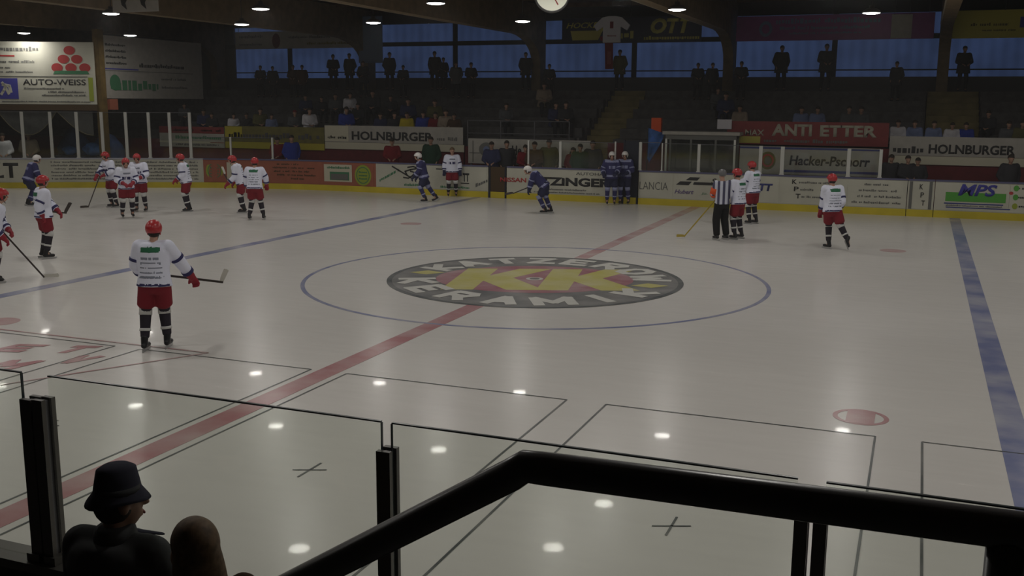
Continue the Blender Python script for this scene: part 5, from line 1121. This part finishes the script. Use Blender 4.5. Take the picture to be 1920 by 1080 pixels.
for i, (px, py, c, lab) in enumerate(TOP):
    y = 23.30; p = pY(px, py, y); z = 3.92; s = (p.z-z)/1.82; kind = 'standing' if i % 2 else 'arms'
    if s < .78: kind = 'seated' if False else kind; y = 22.2; p = pY(px, py, y); z = RZ[5]; s = (p.z-z)/1.82
    s = max(.8, min(1.08, s)); crowd(kind, i % 3 == 0, (p.x, y, z), face_to((p.x, y))+rd.uniform(-.5, .5), c, '%s person, %s' % (CN[c], lab) if len(lab.split()) > 10 else 'person in %s coat, %s' % (CN[c], lab), 'people standing against the windows', s)
# seated and scattered on the terrace
SEAT = [(345, 196, 'c_grey', 'at the far left end of the terrace'), (382, 207, 'c_navy', 'above the striped banner, left one'), (398, 214, 'c_black', 'above the striped banner, right one'), (437, 219, 'c_white', 'above the bright corner of the olive banner'), (462, 214, 'c_black', 'above the left half of the olive banner'),
        (487, 205, 'c_olive', 'upper one above the middle of the olive banner'), (508, 217, 'c_lblue', 'front one above the middle of the olive banner'), (552, 209, 'c_grey', 'red-capped above the olive banner, right half'), (579, 205, 'c_white', 'scarfed above the right end of the olive banner'),
        (573, 180, 'c_navy', 'high up behind the striped scarf wearer'), (602, 183, 'c_black', 'high up left of the pale one'), (629, 178, 'c_grey', 'high up, second left of the first column'), (655, 176, 'c_white', 'high up, just left of the first column'), (648, 203, 'c_blue', 'above the left part of the grey banner'),
        (672, 196, 'c_black', 'behind the blue one above the grey banner'), (700, 172, 'c_black', 'high up beside the foot of the first column'), (714, 214, 'c_navy', 'third left of the yellow one'), (738, 213, 'c_black', 'just left of the yellow one'), (763, 213, 'c_yellow', 'above the middle of the grey banner'),
        (793, 211, 'c_blue', 'just right of the yellow one'), (817, 213, 'c_red', 'second right of the yellow one'), (836, 208, 'c_beige', 'above the right end of the grey banner'), (852, 215, 'c_brown', 'last one above the right end of the grey banner'), (733, 181, 'c_black', 'high up right of the first column'),
        (765, 186, 'c_navy', 'high up above the yellow one'), (815, 189, 'c_olive', 'high up above the red one'), (948, 196, 'c_grey', 'behind the pipe railing, left one'), (1020, 158, 'c_beige', 'high up below the middle column'), (1041, 194, 'c_navy', 'behind the pipe railing, middle one'), (1060, 193, 'c_black', 'behind the pipe railing, right one'),
        (1345, 167, 'c_grey', 'high up, left one above the booth'), (1361, 176, 'c_navy', 'high up, right one above the booth'), (1389, 200, 'c_beige', 'above the left end of the red banner'), (1502, 203, 'c_lblue', 'above the first letters of the red banner'), (1532, 203, 'c_lblue', 'above the gap between the red banner letters'),
        (1591, 202, 'c_grey', 'left one above the last letters of the red banner'), (1615, 203, 'c_grey', 'right one above the last letters of the red banner'), (1684, 228, 'c_white', 'first above the right grey banner'), (1717, 229, 'c_lblue', 'second above the right grey banner'), (1751, 230, 'c_lblue', 'third above the right grey banner'),
        (1786, 234, 'c_white', 'fourth above the right grey banner, before the stairs'), (1813, 233, 'c_blue', 'fifth above the right grey banner, before the stairs'), (1856, 211, 'c_black', 'higher up right of the second stairs'), (1891, 230, 'c_grey', 'near the right edge above the grey banner'), (1916, 229, 'c_olive', 'at the right edge above the grey banner')]
for i, (px, py, c, lab) in enumerate(SEAT):
    best = None
    for r_ in range(0, NR):
        y = RYF[r_]+.55; y += .0; p = pY(px, py, y); seatz = RZ[r_]; hz = p.z-(seatz+1.26)
        if best is None or abs(hz) < abs(best[0]): best = (hz, p.x, y, seatz)
    _, x, y, z = best
    s = max(.85, min(1.1, 1+best[0]/1.3))
    crowd('seated', i % 3 == 1, (x, y, z), face_to((x, y))+rd.uniform(-.35, .35), c, 'person in %s jacket sitting %s' % (CN[c], lab), 'people sitting on the far terrace', s, 'c_red' if i == 7 else None)
for r_ in range(NR):
    for x0, x1, w_ in ((-34, -5.15, 'left'), (-3.7, 6.95, 'middle'), (8.75, 22, 'right')): obj('bench_seat', bx(-(x1-x0)/2+.02, (x1-x0)/2-.02, RYF[r_]+.42-17.62, RYF[r_]+.72-17.62, RZ[r_]+.0, RZ[r_]+.36), M['dark'], ST[w_])
# people behind the far boards
LOW = [(520, 256, 'c_red', 'standing left of the blue one behind the orange board', 'arms'), (546, 252, 'c_blue', 'standing behind the orange board', 'standing'), (735, 258, 'c_red', 'standing above the slanted green words', 'arms'), (808, 254, 'c_green', 'standing behind the skating navy player', 'standing'),
       (922, 264, 'c_navy', 'in the bench left of the opening', 'arms'), (950, 262, 'c_black', 'standing in the bench opening', 'standing'), (985, 270, 'c_red', 'left of two reddish ones in the bench', 'arms'), (1003, 264, 'c_brown', 'right of two reddish ones in the bench', 'arms'), (1030, 238, 'c_olive', 'standing tall in the bench', 'standing'),
       (1075, 275, 'c_red', 'low in the bench, left one', 'arms'), (1088, 268, 'c_green', 'low in the bench, right one', 'standing'), (1112, 262, 'c_black', 'behind the left navy player', 'standing'),
       (1672, 288, 'c_black', 'at the end of the far glass, left one of three', 'standing'), (1703, 290, 'c_black', 'at the end of the far glass, middle one of three', 'arms'), (1722, 294, 'c_black', 'at the end of the far glass, right one of three', 'standing'), (1896, 288, 'c_black', 'behind the green bar board at the right edge', 'standing')]
for i, (px, py, c, lab, kind) in enumerate(LOW):
    y = 16.3 if not 'booth' in lab else 16.95; 
    if i in (4, 7, 10, 15): y = 16.0
    p = pY(px, py, y); s = p.z/1.82; 
    z = .12 if y > 15.9 else 0; s = min(1.12, (p.z-z)/1.82)
    crowd(kind, i % 2 == 0, (p.x, y, z), face_to((p.x, y))+rd.uniform(-.4, .4), c, 'person in %s jacket %s' % (CN[c], lab), 'people behind the far rink boards', s)
slab('team_bench_floor', -15, 14, 15.75, 17.43, -.011, .12, 'dark', 'dark walkway floor behind the far rink boards', 'walkway')
# people at the left corner
for i, (px, py, y, c, lab) in enumerate(((52, 246, 12.9, 'c_beige', 'behind the high corner glass at left'), (3, 248, 12.0, 'c_white', 'cut by the left edge behind the corner glass'))):
    p = pY(px, py, y); crowd('arms', False, (p.x, y, 0), face_to((p.x, y)), c, 'person in %s jacket standing %s' % (CN[c], lab), None, p.z/1.82)
for p in PR.values():
    for ch in list(p.children): bpy.data.objects.remove(ch)
    bpy.data.objects.remove(p)
# small white board hung on the terrace rail above the booth
slab('notice_board', pY(1345, 230, 17.3).x, pY(1372, 230, 17.3).x, 17.3, 17.33, pY(1358, 242, 17.3).z, pY(1358, 224, 17.3).z, 'c_white', 'small white board on the terrace front above the booth', 'board')
slab('orange_cloth', pY(1224, 225, 17.9).x, pY(1242, 225, 17.9).x, 17.7, 17.9, 1.75, pY(1233, 221, 17.8).z, 'armb', 'small orange bag on the terrace above the blue flag', 'bag')
